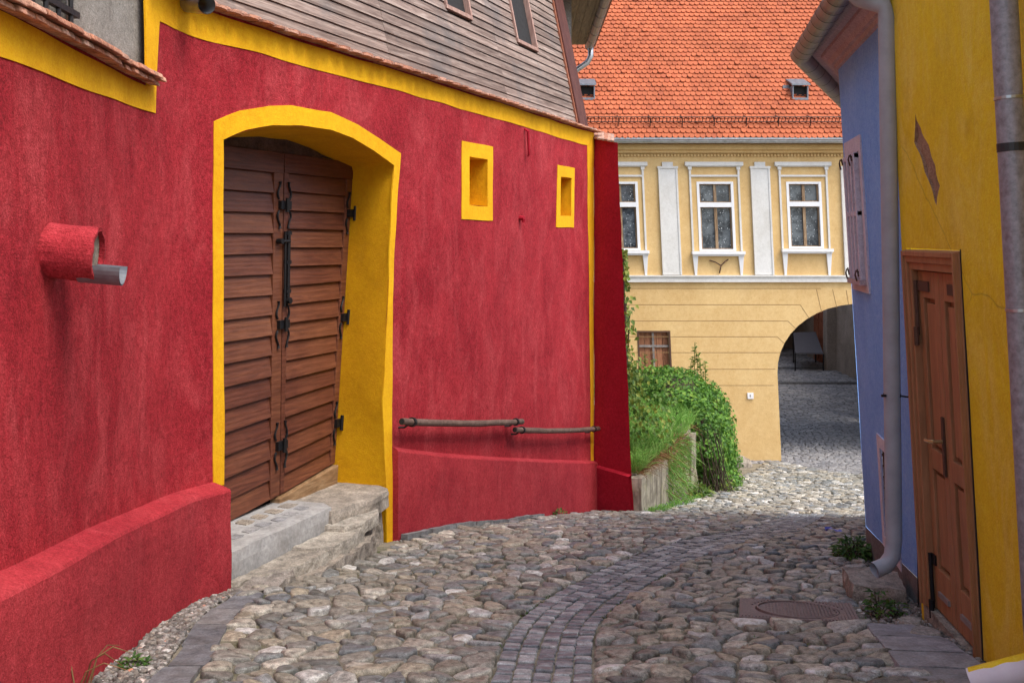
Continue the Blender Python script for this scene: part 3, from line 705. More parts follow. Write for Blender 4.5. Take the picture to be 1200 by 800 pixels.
# handrails
def rail(s0, s1, z0, z1):
    pts = []
    for t in np.linspace(0, 1, 16): 
        s = s0 + (s1 - s0) * t; pts.append(Vector(W(s, z0 + (z1 - z0) * t - .02 * math.sin(math.pi * t) + .008 * noise.noise(Vector((s * 2, 3, 0))), .12)))
    mb = MB(); rr = [.034 + .004 * noise.noise(Vector((p.y * 2, 0, 0))) for p in pts]; mb.tube(pts, rr, 12); o = mb.build('handrail', 'rail', red, smooth=False)
    for k in (1, 14):
        mb = MB(); p = pts[k]; t = (pts[k + 1] - pts[k - 1]).normalized(); mb.tube([p - t * .018, p + t * .018], .046, 12)
        wp = Vector(W(p.y, p.z - .05, -.02)); mb.tube([p, Vector((p.x, p.y, p.z - .05)).lerp(wp, .5), wp], .011, 6); mb.build('bracket', 'iron', o)
    mb = MB(); t = (pts[1] - pts[0]).normalized(); mb.tube([pts[0] - t * .008, pts[0] + t * .003], .026, 12); mb.build('end_cap', 'void', o)
rail(9.27, 12.0, -1.69, -2.19); rail(11.8, 14.75, -2.25, -2.80)
mb = MB(); mb.tube([W(12.33, 1.36, .0), W(12.33, 1.33, .05), W(12.36, 1.05, .05), W(12.36, 1.02, .035)], [.014, .018, .016, .01], 8); mb.build('wall_peg', 'red_deep', red)
mb = MB(); mb.tube([W(12.18, .26, -.01), W(12.18, .25, .06)], .03, 10); mb.tube([W(12.18, .245, .06), W(12.18, .20, .05)], .018, 8); mb.build('wall_knob', 'red_deep', red)

# ------------------------------------------------------------------ grey house behind the low wall
gh = thing('grey_house', 'grey plastered house wall with an iron window grille above the red yard wall', 'house', (-2.5, 4.2, 1.0))
mb = MB(); panel(mb, [(1.0, .96), (6.35, .96), (6.35, 4), (1.0, 4)], [[(2.2, 1.06), (4.92, 1.06), (4.92, 3), (2.2, 3)]], .3, Wm(-.05), skirt=.2); mb.build('wall', 'grey_plaster', gh, smooth=False)
mb = MB()
for i in range(19):
    s = 2.2 + i * .15; mb.tube([W(s, 1.0 + .0, -.02), W(s, 3.0, -.02)], .012, 6)
for z in (1.10, 1.24, 2.2): mb.hexa([W(2.1, z, -.005), W(4.98, z, -.005), W(4.98, z, -.035), W(2.1, z, -.035), W(2.1, z + .03, -.005), W(4.98, z + .03, -.005), W(4.98, z + .03, -.035), W(2.1, z + .03, -.035)])
mb.box(4.36, 4.43, -.04, .0, 1.0, 3, lambda s, o, z: W(s, z, o))
mb.build('window_grille', 'iron', gh)
mb = MB(); mb.box(2.1, 5.1, -.24, -.2, 1.0, 3.1, lambda s, o, z: W(s, z, o)); mb.build('window_shutter', 'grey_plaster', gh)

# ------------------------------------------------------------------ steps before the gate
def SO(s, o): n = rnorm(s); return (RS(s) + n.x * o, s + n.y * o)
cs = thing('concrete_step', 'grey concrete doorstep inlaid with dark stones, before the left gate leaf', 'step', (*SO(7.6, 0), -2.6))
mb = MB(); rough_prism(mb, [SO(6.98, -.56), SO(6.98, .02), SO(8.36, .02), SO(8.45, -.12), SO(8.40, -.56)], -2.75, -2.245, .006, .09, 6, seed=1); mb.build('slab', 'concrete', cs, smooth=False)
for i in range(8):
    s = 7.06 + i * .158
    for o0, o1, pr, mt in ((-.25, -.13, 1, 'inlay'), (-.43, -.29, .75, 'rubble')):
        if random.random() > pr: continue
        w = random.uniform(.1, .15); o0 += random.uniform(-.02, .02); o1 += random.uniform(-.02, .02); pts = [SO(s + .012, o0 + .015), SO(s + w * .5, o0), SO(s + w - .012, o0 + .01), SO(s + w, o1 - .02), SO(s + w * .5, o1), SO(s + .004, o1 - .015)]
        mb = MB(); rough_prism(mb, pts, -2.27, -2.241, .004, .04, 2, seed=i); mb.build('inlaid_stone', mt, cs)
st = thing('stone_steps', 'worn sandstone steps with a rubble edge, at the right side of the gate', 'steps', (*SO(8.4, .2), -2.7))
for nm, pts, z0, z1, amp, tl in (
        ('flagstone', [(8.26, -.56), (9.34, -.56), (9.16, .03), (9.06, .12), (8.9, .15), (8.76, .16), (8.6, .1), (8.3, .05)], -2.42, -2.27, .014, (0, 0)),
        ('tread', [(8.24, .0), (8.62, .0), (8.84, .15), (8.72, .23), (8.45, .26), (8.27, .18)], -2.47, -2.37, .011, (0, 0)),
        ('tread', [(7.80, .03), (8.24, .03), (8.46, .26), (8.22, .32), (7.95, .31), (7.82, .2)], -2.52, -2.415, .011, (0, 0)),
        ('tread', [(7.06, .03), (7.79, .03), (7.9, .31), (7.6, .30), (7.35, .23), (7.1, .1)], -2.55, -2.435, .013, (0, .0))):
    mb = MB(); rough_prism(mb, [SO(*p) for p in pts], z0, z1, amp, .045, 4, tl, seed=len(pts) + z1, freq=9, top_amp=.004); mb.build(nm, 'flag_brown' if nm == 'flagstone' else 'flag', st, smooth=False)
mb = MB(); rough_prism(mb, [SO(*p) for p in [(7.0, .0), (9.2, -.3), (9.14, .0), (8.96, .07), (8.78, .12), (8.6, .19), (8.2, .25), (7.9, .25), (7.5, .25), (7.0, .2)]], -3.1, -2.49, .03, .05, 9, seed=9, freq=10)
rough_prism(mb, [SO(*p) for p in [(6.98, .17), (7.5, .2), (8.5, .2), (8.66, .24), (8.4, .34), (8.0, .37), (7.5, .40), (7.0, .38)]], -3.1, -2.52, .028, .05, 8, seed=19, freq=10)
rough_prism(mb, [SO(*p) for p in [(6.99, .17), (7.3, .12), (7.5, .26), (7.42, .38), (7.15, .41), (6.99, .36)]], -3.0, -2.44, .04, .045, 7, seed=29, freq=9)
mb.build('rubble_base', 'rubble', st)

# ------------------------------------------------------------------ ochre house and blue house on the right
def XO(d, z): return 2.385 + .09 * (d - 5.7) - .055 * z + .006 * noise.noise(Vector((d * 1.3, z * 1.3, 8)))
def OW(d, z, o=0.0): return (XO(d, z) - o, d, z)
def XB(d, z): return 2.5 + .17 * (d - 6.3) - .06 * z
def BW(d, z, o=0.0): return (XB(d, z) - o, d, z)
def solve(px, py, k0, kd, kz):
    a = (px - 600) / F; b = (280 - py) / F; d = k0 / (a - kd - kz * b); return d, b * d
def opx(px, py): return solve(px, py, 2.385 - .09 * 5.7, .09, -.055)
# right-hand walls: increasing d runs to the left as one looks at them, so panels use q = -d
oh = thing('ochre_house', 'ochre yellow house with a brown panelled door at the right edge', 'house', (2.6, 4.5, -2.2))
dq = [(-6.13, -2.24), (-5.19, -2.24), (-5.21, -.06), (-6.12, -.055)]
patch = densify([(-opx(*p)[0], opx(*p)[1]) for p in ((1073, 133), (1071.5, 168), (1081, 189), (1097, 241), (1101, 217), (1091.5, 182), (1079, 150))], .035)
patch = [(x + .03 * noise.noise(Vector((x * 9, y * 9, 2))) + .012 * noise.noise(Vector((x * 30, y * 30, 2))), y + .02 * noise.noise(Vector((x * 11, y * 11, 6)))) for x, y in patch]
mb = MB(); panel(mb, [(-6.22, -3.4), (-1.5, -2.3), (-1.5, 3.5), (-6.22, 3.5)], [dq, patch], .22, lambda q, z, d: OW(-q, z, d), dens=.14)
mb.add([OW(6.22, z, 0) for z in np.linspace(-3.4, 3.5, 20)] + [(XO(6.22, z) + .5, 6.28, z) for z in np.linspace(-3.4, 3.5, 20)], [(i, i + 1, i + 21, i + 20)[::-1] for i in range(19)])
mb.build('wall', 'ochre', oh, smooth=True)
mb = MB(); panel(mb, patch, [], .05, lambda q, z, d: OW(-q, z, -.014 + .012 * noise.noise(Vector((q * 14, z * 14, 0)))), dens=.05)
pl = [(q, z) for q, z in densify(patch, .05)]; n = len(pl)
mb.add([OW(-q, z, 0) for q, z in pl] + [OW(-q, z, -.03) for q, z in pl], [(i, (i + 1) % n, n + (i + 1) % n, n + i) for i in range(n)])
mb.build('bare_patch', 'bare_plaster', oh)
mb = MB(); mb.box(2.9, 6.5, 1.0, 6.2, 3.3, 3.5); mb.box(1.95, 3.4, 1.0, 6.25, 3.42, 3.56); mb.build('roof', 'old_tile', oh)
# door of the ochre house
def obox(mb, d0, d1, z0, z1, o0, o1): mb.hexa([OW(d1, z0, o1), OW(d0, z0, o1), OW(d0, z0, o0), OW(d1, z0, o0), OW(d1, z1, o1), OW(d0, z1, o1), OW(d0, z1, o0), OW(d1, z1, o0)])
mb = MB(); DZ0, DZ1, D0, D1 = -2.235, -.065, 5.2, 6.12
for (w, o1) in ((.095, .012), (.06, .028), (.03, .042)):
    e = .004 * (.095 - w) / .035; b_ = -.12 + e
    obox(mb, D0 + e, D0 + w, DZ0 + e, DZ1 - e, b_, o1); obox(mb, D1 - w, D1 - e, DZ0 + e, DZ1 - e, b_, o1); obox(mb, D0 + w + .0005, D1 - w - .0005, DZ1 - w * 1.25, DZ1 - e, b_, o1 - .001)
fr = mb.build('door_frame', 'door', oh, bevel=.004)
mb = MB(); obox(mb, D0 - .009, D0 - .001, DZ0, DZ1 + .01, -.02, .004); mb.build('frame_gap', 'void', fr)
mid = 5.665
mb = MB(); obox(mb, D0 - .02, D1 + .02, -2.6, DZ0 - .004, -.3, .01); mb.build('door_sill', 'rubble', oh)
for d0, d1 in ((D0 + .1, mid - .004), (mid + .004, D1 - .1)):
    mb = MB(); z0, z1 = DZ0 + .01, DZ1 - .125; sw = .075
    obox(mb, d0, d0 + sw, z0, z1, -.1, -.03); obox(mb, d1 - sw, d1, z0, z1, -.1, -.03)
    rails = [z0, z0 + .26, z0 + .86, z0 + .98, z1 - .16, z1]
    for a, b in ((rails[0], rails[1]), (rails[2], rails[3]), (rails[4], rails[5])): obox(mb, d0 + sw, d1 - sw, a, b, -.1, -.03)
    for a, b in ((rails[1], rails[2]), (rails[3], rails[4])):
        mb.hexa([OW(d1 - sw, a, -.068), OW(d0 + sw, a, -.068), OW(d0 + sw, a, -.1), OW(d1 - sw, a, -.1), OW(d1 - sw, b, -.068), OW(d0 + sw, b, -.068), OW(d0 + sw, b, -.1), OW(d1 - sw, b, -.1)])
        e = .028; obox(mb, d0 + sw + e, d1 - sw - e, a + e, b - e, -.08, -.042)
    lf_ = mb.build('door_leaf', 'door', oh, bevel=.005)
    outer_d = d0 if d0 < mid - .1 else d1; sg = 1 if outer_d == d0 else -1
    for zc in (z1 - .09, z0 + .3):
        mb = MB(); obox(mb, *sorted((outer_d + sg * .01, outer_d + sg * .2 if zc > -1 else outer_d + sg * .06)), zc - .03, zc + .03, -.03, -.02)
        mb.tube([OW(outer_d, zc + .03, -.012), OW(outer_d, zc - .3, -.012)], .013, 8); mb.tube([OW(outer_d + sg * .005, zc - .25, .0), OW(outer_d + sg * .005, zc - .36, .0)], .016, 8)
        mb.build('hinge', 'rust' if zc > -1 else 'iron', lf_)
    mb = MB(); obox(mb, d0 + .09, d1 - .09, z0 + .1, z0 + .13, -.03, -.016); mb.build('vent_strip', 'zinc_dull', lf_)
    if sg < 0:
        mb = MB(); obox(mb, mid + .02, mid + .05, -1.36, -1.02, -.03, -.018); mb.build('lock_plate', 'rust', lf_)
        mb = MB(); mb.tube([OW(mid + .035, -1.16, -.02), OW(mid + .035, -1.16, .035), OW(mid + .07, -1.165, .045), OW(mid + .16, -1.175, .04)], .011, 8); mb.build('door_handle', 'brass', lf_)
mb = MB(); obox(mb, D0 + .05, D1 - .05, DZ0, DZ1 - .05, -.14, -.125); mb.build('door_back', 'void', fr)
# drainpipe near the right edge
mb = MB(); xx = [(XO(4.24, z) - .105, 4.24, z) for z in (2.2, 1.2, .3, -.6, -1.5, -1.75)]
mb.tube(xx, .056, 20); dp = mb.build('downpipe', 'pipe_grey', oh, smooth=True)
def ring(z, rad, h): 
    for p, q in zip(xx[:-1], xx[1:]):
        if q[2] <= z <= p[2]:
            t = (p[2] - z) / (p[2] - q[2]); x, y = p[0] + (q[0] - p[0]) * t, p[1] + (q[1] - p[1]) * t
            sl = (p[0] - q[0]) / (p[2] - q[2]); mb.tube([(x - sl * h, y, z - h), (x + sl * h, y, z + h)], rad, 20)
for z in (.6, -.30, 1.5): mb = MB(); ring(z, .0595, .006); mb.build('pipe_seam', 'zinc', dp, smooth=False)
mb = MB(); ring(.39, .0585, .018); mb.build('pipe_band', 'black_band', dp)
# painted spout at the foot of the ochre wall
mb = MB(); p0 = Vector((2.46, 4.36, -1.83)); p1 = Vector((2.075, 4.5, -2.0)); pts = [p0.lerp(p1, t) for t in np.linspace(0, 1, 9)]
rr_ = [.064, .063, .062, .061, .06, .061, .059, .06, .0585]
mb.tube(pts, rr_, 22, cap=False); mb.tube(pts, [r_ - .009 for r_ in rr_], 22, cap=False)
mb.add([pts[-1] + (p1 - p0).normalized() * 0 + o_ for o_ in [Vector((0, 0, 0))]], [])
d_ = (p1 - p0).normalized(); a = d_.cross(Vector((0, 0, 1))).normalized(); b = a.cross(d_).normalized()
vs = [pts[-1] + (a * math.cos(q) + b * math.sin(q)) * r_ for r_ in (rr_[-1], rr_[-1] - .009) for q in np.linspace(0, 2 * math.pi, 22, endpoint=False)]
mb.add(vs, [(k, (k + 1) % 22, 22 + (k + 1) % 22, 22 + k) for k in range(22)])
sp2 = mb.build('rain_spout', 'spout_paint', oh, smooth=True)
mb = MB(); mb.tube([pts[3], pts[3] + d_ * .016], .0655, 20); mb.build('spout_joint', 'bare_plaster', sp2)
mb = MB()
for i in range(20): pass
vs = []
for t in np.linspace(.1, .98, 10):
    c = p0.lerp(p1, t); a = d_.cross(Vector((0, 0, 1))).normalized(); b = a.cross(d_).normalized()
    for q in np.linspace(R(35), R(125), 7): 
        rr = .0655 - .005 * t + (.0 if R(36) < q < R(124) else -.004); vs.append(c + (a * math.cos(q) + b * math.sin(q)) * rr)
mb.add(vs, [(i * 7 + k, i * 7 + k + 1, (i + 1) * 7 + k + 1, (i + 1) * 7 + k) for i in range(9) for k in range(6)]); mb.build('paint_splash', 'ochre', sp2, smooth=True)

bh = thing('blue_house', 'blue house with mauve shuttered window between the ochre house and the archway', 'house', (3.0, 7.4, -2.6))
mb = MB(); panel(mb, [(-8.5, -2.45), (-6.22, -2.2), (-6.22, 1.52), (-8.5, 1.52)], [[(-8.27, -.34), (-7.72, -.34), (-7.72, .70), (-8.27, .70)], [(-7.6, -2.26), (-7.14, -2.26), (-7.14, -1.62), (-7.6, -1.55)]], .25, lambda q, z, d: BW(-q, z, d + .008 * noise.noise(Vector((q, z, 3)))), dens=.15)
sd = Vector((.42, .907))
mb.add([BW(8.5, z, 0) for z in np.linspace(-3.2, 1.52, 12)] + [(XB(8.5, z) + sd.x * 5, 8.5 + sd.y * 5, z) for z in np.linspace(-3.2, 1.52, 12)], [(i, i + 1, i + 13, i + 12)[::-1] for i in range(11)])
mb.build('wall', 'blue', bh, smooth=False)
mb = MB(); panel(mb, [(-8.5, -3.2), (-6.22, -3.0), (-6.22, -2.2), (-8.5, -2.45)], [], .2, lambda q, z, d: BW(-q, z, d + .004)); mb.build('plinth', 'brown_plinth', bh)
def bbox(mb, d0, d1, z0, z1, o0, o1): mb.hexa([BW(d1, z0, o1), BW(d0, z0, o1), BW(d0, z0, o0), BW(d1, z0, o0), BW(d1, z1, o1), BW(d0, z1, o1), BW(d0, z1, o0), BW(d1, z1, o0)])
# shuttered window
mb = MB(); a, b, c, d = 7.62, 8.36, -.42, .80
bbox(mb, a, a + .1, c, d, -.05, .016); bbox(mb, b - .1, b, c, d, -.05, .016); bbox(mb, a + .1, b - .1, d - .12, d, -.05, .016); bbox(mb, a + .1, b - .1, c, c + .08, -.05, .016)
wn = mb.build('window', 'pink_trim', bh)
mb = MB(); bbox(mb, a + .08, b - .08, c + .06, c + .1, -.05, .07); mb.build('sill', 'cornice_pink', wn)
mb = MB(); mz = .2
for dd in (a + .12, a + .27, a + .42, b - .16): bbox(mb, dd, dd + .045, c + .1, d - .13, -.06, .055)
bbox(mb, a + .12, b - .115, mz - .02, mz + .02, -.055, .05); bbox(mb, a + .12, b - .115, d - .17, d - .13, -.055, .05)
mb.build('shutter_frame', 'pink_trim', wn, bevel=.004)
mb = MB(); bbox(mb, a + .1, b - .1, c + .08, d - .12, -.04, -.01); mb.build('pane', 'cornice_pink', wn)
for dd in (a + .18, b - .12):
    for zz in (d - .16, c + .16):
        mb = MB(); mb.tube([BW(dd, zz, .05), BW(dd, zz + .01, .075), BW(dd - .01, zz - .02, .085), BW(dd - .01, zz - .07, .075)], .007, 6); mb.tube([BW(dd + .03, zz + .02, .06), BW(dd - .04, zz - .03, .065)], .006, 6)
        mb.build('hook', 'rust', wn)
# cellar window
mb = MB(); a, b, c, d = 7.06, 7.7, -2.36, -1.5
bbox(mb, a, a + .08, c, d, -.05, .012); bbox(mb, b - .09, b, c, d + .0, -.05, .012); bbox(mb, a + .08, b - .09, d - .09, d, -.05, .012); bbox(mb, a + .08, b - .09, c, c + .09, -.05, .012)
wn = mb.build('cellar_window', 'pink_trim', bh)
mb = MB()
for i in range(7): dd = a + .1 + i * .065; mb.tube([BW(dd, c + .08, -.01), BW(dd, d - .08, -.01)], .01, 6)
for i in range(8): zz = c + .12 + i * .085; mb.tube([BW(a + .08, zz, -.012), BW(b - .09, zz, -.012)], .008, 6)
mb.build('grille', 'rust', wn)
mb = MB(); bbox(mb, a + .05, b - .05, c + .05, d - .05, -.3, -.15); mb.build('opening', 'void', wn)
# cornice, gutter, roof, downpipe
mb = MB()
def cor(mb, pr):
    vs = []
    path = [(6.15, 0), (7.3, 0), (8.5, 0), (8.5, 1)]
    P = []
    for dd in (6.1, 7.3): P.append((Vector((XB(dd, 1.5), dd, 0)), Vector((-1, .17, 0)).normalized()))
    P.append((Vector((XB(8.5, 1.5), 8.5, 0)), Vector((-.98, 1.0, 0))))
    P.append((Vector((XB(8.5, 1.5) + sd.x * 4, 8.5 + sd.y * 4, 0)), Vector((-.907, .42, 0))))
    for p, nn in P:
        for (o, z) in pr: q = p + nn * o; vs.append((q.x, q.y, z))
    m = len(pr); mb.add(vs, [(i * m + k, i * m + k + 1, (i + 1) * m + k + 1, (i + 1) * m + k)[::-1] for i in range(len(P) - 1) for k in range(m - 1)])
cor(mb, [(-.02, 1.44), (.02, 1.45), (.025, 1.485), (.05, 1.49), (.07, 1.53), (.11, 1.56), (.115, 1.585), (.16, 1.59), (.2, 1.62), (.205, 1.66), (-.05, 1.67)])
mb.build('cornice', 'cornice_pink', bh)
mb = MB(); cor(mb, [(.19, 1.66), (.26, 1.665), (.26, 1.72), (.0, 1.95), (-.6, 2.4), (-2.0, 3.4)]); mb.build('roof', 'old_tile', bh)
g1 = [(XB(dd, 1.6) - .3, dd - .05, 1.615) for dd in np.linspace(6.1, 8.75, 12)]
cpt = Vector(g1[-1]); g2 = [tuple(cpt + Vector((sd.x, sd.y, 0)) * t) for t in np.linspace(0, 4, 10)]
mb = MB(); mb.trough(g1, .088, 12); mb.trough(g2, .088, 12)
for p in g1[1:-1:1] + g2[1::1]: pass
gu = mb.build('gutter', 'zinc_dull', bh, smooth=False)
for gg, st_ in ((g1, 1), (g2, 1)):
    for i in range(1, len(gg) - 1, st_):
        t = (Vector(gg[i + 1]) - Vector(gg[i - 1])).normalized(); p = Vector(gg[i]); mb = MB(); mb.trough([p - t * .011, p + t * .011], .096, 12, .01); mb.build('gutter_clip', 'iron', gu)
mb = MB(); pp = [(XB(6.35, 1.6) - .28, 6.3, 1.58), (XB(6.3, 1.5) - .24, 6.22, 1.50), (2.30, 6.16, 1.44), (2.315, 6.15, 1.36), (2.325, 6.17, 1.2), (2.41, 6.33, -.4), (2.482, 6.47, -1.95), (2.47, 6.47, -2.06), (2.425, 6.46, -2.115), (2.345, 6.44, -2.14)]
mb.tube(pp, .052, 18, cap=False); mb.tube(pp[-4:], .048, 18, cap=False); dpp = mb.build('downpipe', 'pipe_mauve', bh, smooth=True)
mb = MB()
for z in (-1.0,):
    mb.tube([(2.44, 6.39, z - .01), (2.4402, 6.39, z + .01)], .055, 18); mb.tube([(2.44, 6.39, z), (2.62, 6.36, z - .02)], .006, 6); mb.tube([(2.39, 6.36, z), (2.36, 6.36, z)], .009, 6)
mb.build('pipe_clip', 'iron', dpp)
mb = MB(); mb.tube([(2.53, 6.27, 1.4), (2.56, 6.27, -2.3)], .006, 6); mb.build('cable', 'iron', bh)

# ------------------------------------------------------------------ archway house at the end of the lane
HY = 25.0; SC = F / HY; KL = .045
def HX(px): return (px - 600) / SC
def HZ(py): return (280 - py) / SC
def HW(px, py, o=0.0):     # px is the position at the height of the window row (py = 255); the facade leans a little
    return (HX(px + KL * (py - 255)), HY - o, HZ(py))
ah = thing('archway_house', 'sand coloured house with red tiled roof and vaulted archway at the end of the lane', 'house', (5, 25.2, -5.5))
AC, AR, AS = 1002, 99, 437     # arch centre, half width, springing
cxs = AC
archp = [(AC - AR, 560), (AC - AR, AS)] + [(AC - AR * math.cos(q), AS - 81 * math.sin(q)) for q in np.linspace(0, math.pi, 22)[1:-1]] + [(AC + AR, AS), (AC + AR, 560)]
wins = [(707, 749, 213, 293), (818, 861, 213, 294), (923, 964, 213, 291)]
cellar = [(742, 436.5), (778, 436.5), (778, 389), (742, 389)]
def pz(px, py): return (px, -py)
mb = MB(); hl = [[pz(a, d), pz(b, d), pz(b, c), pz(a, c)] for a, b, c, d in wins] + [[pz(*p) for p in cellar]]
fac = [pz(440, 580), pz(AC - AR, 580)] + [pz(*p) for p in archp] + [pz(AC + AR, 580), pz(1250, 580), pz(1250, 160), pz(440, 160)]
panel(mb, fac, hl, 14, lambda x, y, d: HW(x, -y, d / SC), skirt=10, dens=9)
hw = mb.build('wall', 'sand', ah, smooth=False)
# scored joints of the ground floor: thin strips on the render, groove shade put into their colour
def hbar(mb, x0, y0, x1, y1, w, o0, o1):
    dx, dy = x1 - x0, y1 - y0; L = math.hypot(dx, dy); nx, ny = -dy / L * w / 2, dx / L * w / 2
    c = [(x0 + nx, y0 + ny), (x1 + nx, y1 + ny), (x1 - nx, y1 - ny), (x0 - nx, y0 - ny)]
    pts = [HW(a, b, o1) for a, b in c] + [HW(a, b, o0) for a, b in c]
    mb.add(pts, [(0, 1, 2, 3), (7, 6, 5, 4), (0, 4, 5, 1), (1, 5, 6, 2), (2, 6, 7, 3), (3, 7, 4, 0)])
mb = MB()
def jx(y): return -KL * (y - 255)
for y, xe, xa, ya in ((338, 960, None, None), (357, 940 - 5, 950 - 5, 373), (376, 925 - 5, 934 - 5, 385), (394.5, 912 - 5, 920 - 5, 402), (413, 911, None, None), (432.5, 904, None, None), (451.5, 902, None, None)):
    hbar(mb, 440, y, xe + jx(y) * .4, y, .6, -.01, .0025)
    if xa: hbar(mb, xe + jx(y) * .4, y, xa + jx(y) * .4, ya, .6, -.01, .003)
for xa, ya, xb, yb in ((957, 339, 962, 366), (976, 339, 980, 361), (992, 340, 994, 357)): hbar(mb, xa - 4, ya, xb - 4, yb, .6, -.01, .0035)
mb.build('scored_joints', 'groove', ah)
def hbx(mb, x0, x1, y0, y1, o0, o1):   # y0 = upper, y1 = lower
    mb.hexa([HW(x0, y1, o1), HW(x1, y1, o1), HW(x1, y1, o0), HW(x0, y1, o0), HW(x0, y0, o1), HW(x1, y0, o1), HW(x1, y0, o0), HW(x0, y0, o0)])
mb = MB(); hbx(mb, 440, 1250, 324, 330.5, -.05, .07); hbx(mb, 440, 1250, 322.5, 324.2, -.05, .1); mb.build('string_course', 'white_plaster', ah)
mb = MB(); hbx(mb, 440, 1250, 170, 176, -.05, .16); hbx(mb, 440, 1250, 176, 179.5, -.05, .09)
x = 442
while x < 1040: hbx(mb, x, x + 2.1, 180.6, 183.6, -.05, .045); x += 3.9
mb.build('cornice', 'sand', ah)
for a, b in ((773.5, 796), (881.5, 904), (987, 1010)):
    mb = MB(); hbx(mb, a, b, 196, 322, -.05, .05); hbx(mb, a - .8, b + .8, 195, 197.5, -.05, .07); hbx(mb, a + 5, b - 5, 190, 195, -.05, .05); hbx(mb, a, a + 2, 197.5, 322, .05, .065); hbx(mb, b - 2, b, 197.5, 322, .05, .065)
    mb.build('pilaster', 'white_plaster', ah)
for a, b, c, d in wins:
    mb = MB(); o = -.09; o1 = .0
    hbx(mb, a, a + 3, c, d, o - .05, o1 + .012); hbx(mb, b - 3, b, c, d, o - .05, o1 + .012); hbx(mb, a + 3, b - 3, c, c + 2.6, o - .05, o1 + .01); hbx(mb, a + 3, b - 3, d - 2, d, o - .05, o1 + .01); t = c + (d - c) * .30
    hbx(mb, a + 3, b - 3, t, t + 5.5, o - .05, o1 + .01)
    wn = mb.build('window', 'white_paint', ah)
    mb = MB(); m_ = (a + b) / 2
    for y0, y1 in ((c + 2.6, t), (t + 5.5, d - 2)):
        hbx(mb, m_ - 1.6, m_ + 1.6, y0, y1, o - .03, -.045); hbx(mb, a + 3.02, a + 4.6, y0, y1, o - .03, -.05); hbx(mb, b - 4.6, b - 3.02, y0, y1, o - .03, -.05)
        hbx(mb, a + 4.6, b - 4.6, y0, y0 + 1, o - .03, -.052); hbx(mb, a + 4.6, b - 4.6, y1 - 1.2, y1, o - .03, -.052)
    mb.build('casement', 'mullion', wn)
    mb = MB(); hbx(mb, a + 2.5, b - 2.5, c + 2, d - 1.5, -.2, -.10); mb.build('pane', 'lace', wn)
    mb = MB(); l, r_ = a - 8.5, b + 7.5
    hbx(mb, l, l + 2.2, 206, d, -.05, .035); hbx(mb, r_ - 2.2, r_, 206, d, -.05, .035); hbx(mb, l, r_, 205, 207.2, -.05, .037)
    hbx(mb, l - 4.5, r_ + 4.5, 190, 194.5, -.05, .09); hbx(mb, l - 3, r_ + 3, 194.5, 195.6, -.05, .06)
    for q in (l - .5, r_ - 2.6):
        hbx(mb, q - .6, q + 3.7, 195.6, 199, -.05, .06); hbx(mb, q + .4, q + 2.7, 199, 205, -.05, .045)
    mb.build('window_surround', 'white_plaster', wn)
    mb = MB(); hbx(mb, l - 1, r_ + 2, d + .5, d + 4, -.05, .14); hbx(mb, l - .2, r_ + 1, d + 4, d + 6, -.05, .1)
    for q in (l, r_ - 5.5):
        y0, y1 = d + 6, 322.3
        mb.hexa([HW(q + 1.8, y1, .03), HW(q + 4.2, y1, .03), HW(q + 4.2, y1, -.05), HW(q + 1.8, y1, -.05), HW(q, y0, .08), HW(q + 6, y0, .08), HW(q + 6, y0, -.05), HW(q, y0, -.05)])
    mb.build('sill', 'white_paint', wn)
# cellar window with a crossed iron grille
mb = MB()
for i in range(5): hbx(mb, 742.5 + i * 7, 749 + i * 7, 389, 436, -.14, -.1)
cw = mb.build('cellar_window', 'shutter_wood', ah)
mb = MB(); hbx(mb, 742, 778, 404.5, 407, -.09, -.05); hbx(mb, 758, 760.5, 389, 436, -.1, -.06); mb.build('iron_cross', 'zinc_dull', cw)
mb = MB(); hbx(mb, 740.5, 779.5, 387.5, 389.5, -.05, .012); hbx(mb, 777.5, 779.5, 389.5, 437, -.05, .012); hbx(mb, 740.5, 742.5, 389.5, 437, -.05, .012); mb.build('frame', 'rust', cw)
mb = MB(); hbx(mb, 866.5, 873.5, 460, 467, -.02, .03); sgp = mb.build('number_plate', 'white_paint', ah)
mb = MB(); hbx(mb, 869.2, 870.2, 462, 465, .0, .034); mb.build('plate_mark', 'zinc_dull', sgp)
mb = MB(); c = HW(842, 311, .06)
for px, py in ((829, 305), (851, 304), (840, 320)): mb.tube([c, HW((px + 842) / 2, (py + 309) / 2, .07), HW(px, py, .03)], .017, 6)
mb.build('wall_anchor', 'rust', ah)
# roof
RE = Vector((0, 24.66, 2.47)); RD = Vector((0, math.cos(R(50)), math.sin(R(50)))); RN = Vector((0, -math.sin(R(50)), math.cos(R(50))))
def RP_(x, l, o=0.0): p = RE + RD * l + RN * o; return (x, p.y, p.z)
mb = MB(); EX = .172; TWd = .138
for r_ in range(49):
    for i in range(94):
        x = -1.2 + (i + .5 * (r_ % 2)) * TWd + random.uniform(-.004, .004); l0 = r_ * EX + random.uniform(-.005, .005) + .012 * noise.noise(Vector((x * .6, r_ * .3, 0))); w = TWd / 2 - .003; L_ = EX * 1.55
        lift = .052 + random.uniform(-.005, .008) + (random.random() < .03) * .02; bot = []
        for q in np.linspace(0, math.pi, 6): bot.append((x + w * math.cos(q), l0 + .08 - .08 * math.sin(q) ** .9))
        pts = [RP_(a, l, lift) for a, l in bot] + [RP_(x - w, l0 + L_, .004), RP_(x + w, l0 + L_, .004)]
        low = [RP_(a, l, lift - .03) for a, l in bot]
        mb.add(pts + low, [(0, 1, 2, 3, 4, 5, 6, 7)[::-1]] + [(k, k + 1, 8 + k + 1, 8 + k) for k in range(5)])
rf = mb.build('roof', 'tile', ah)
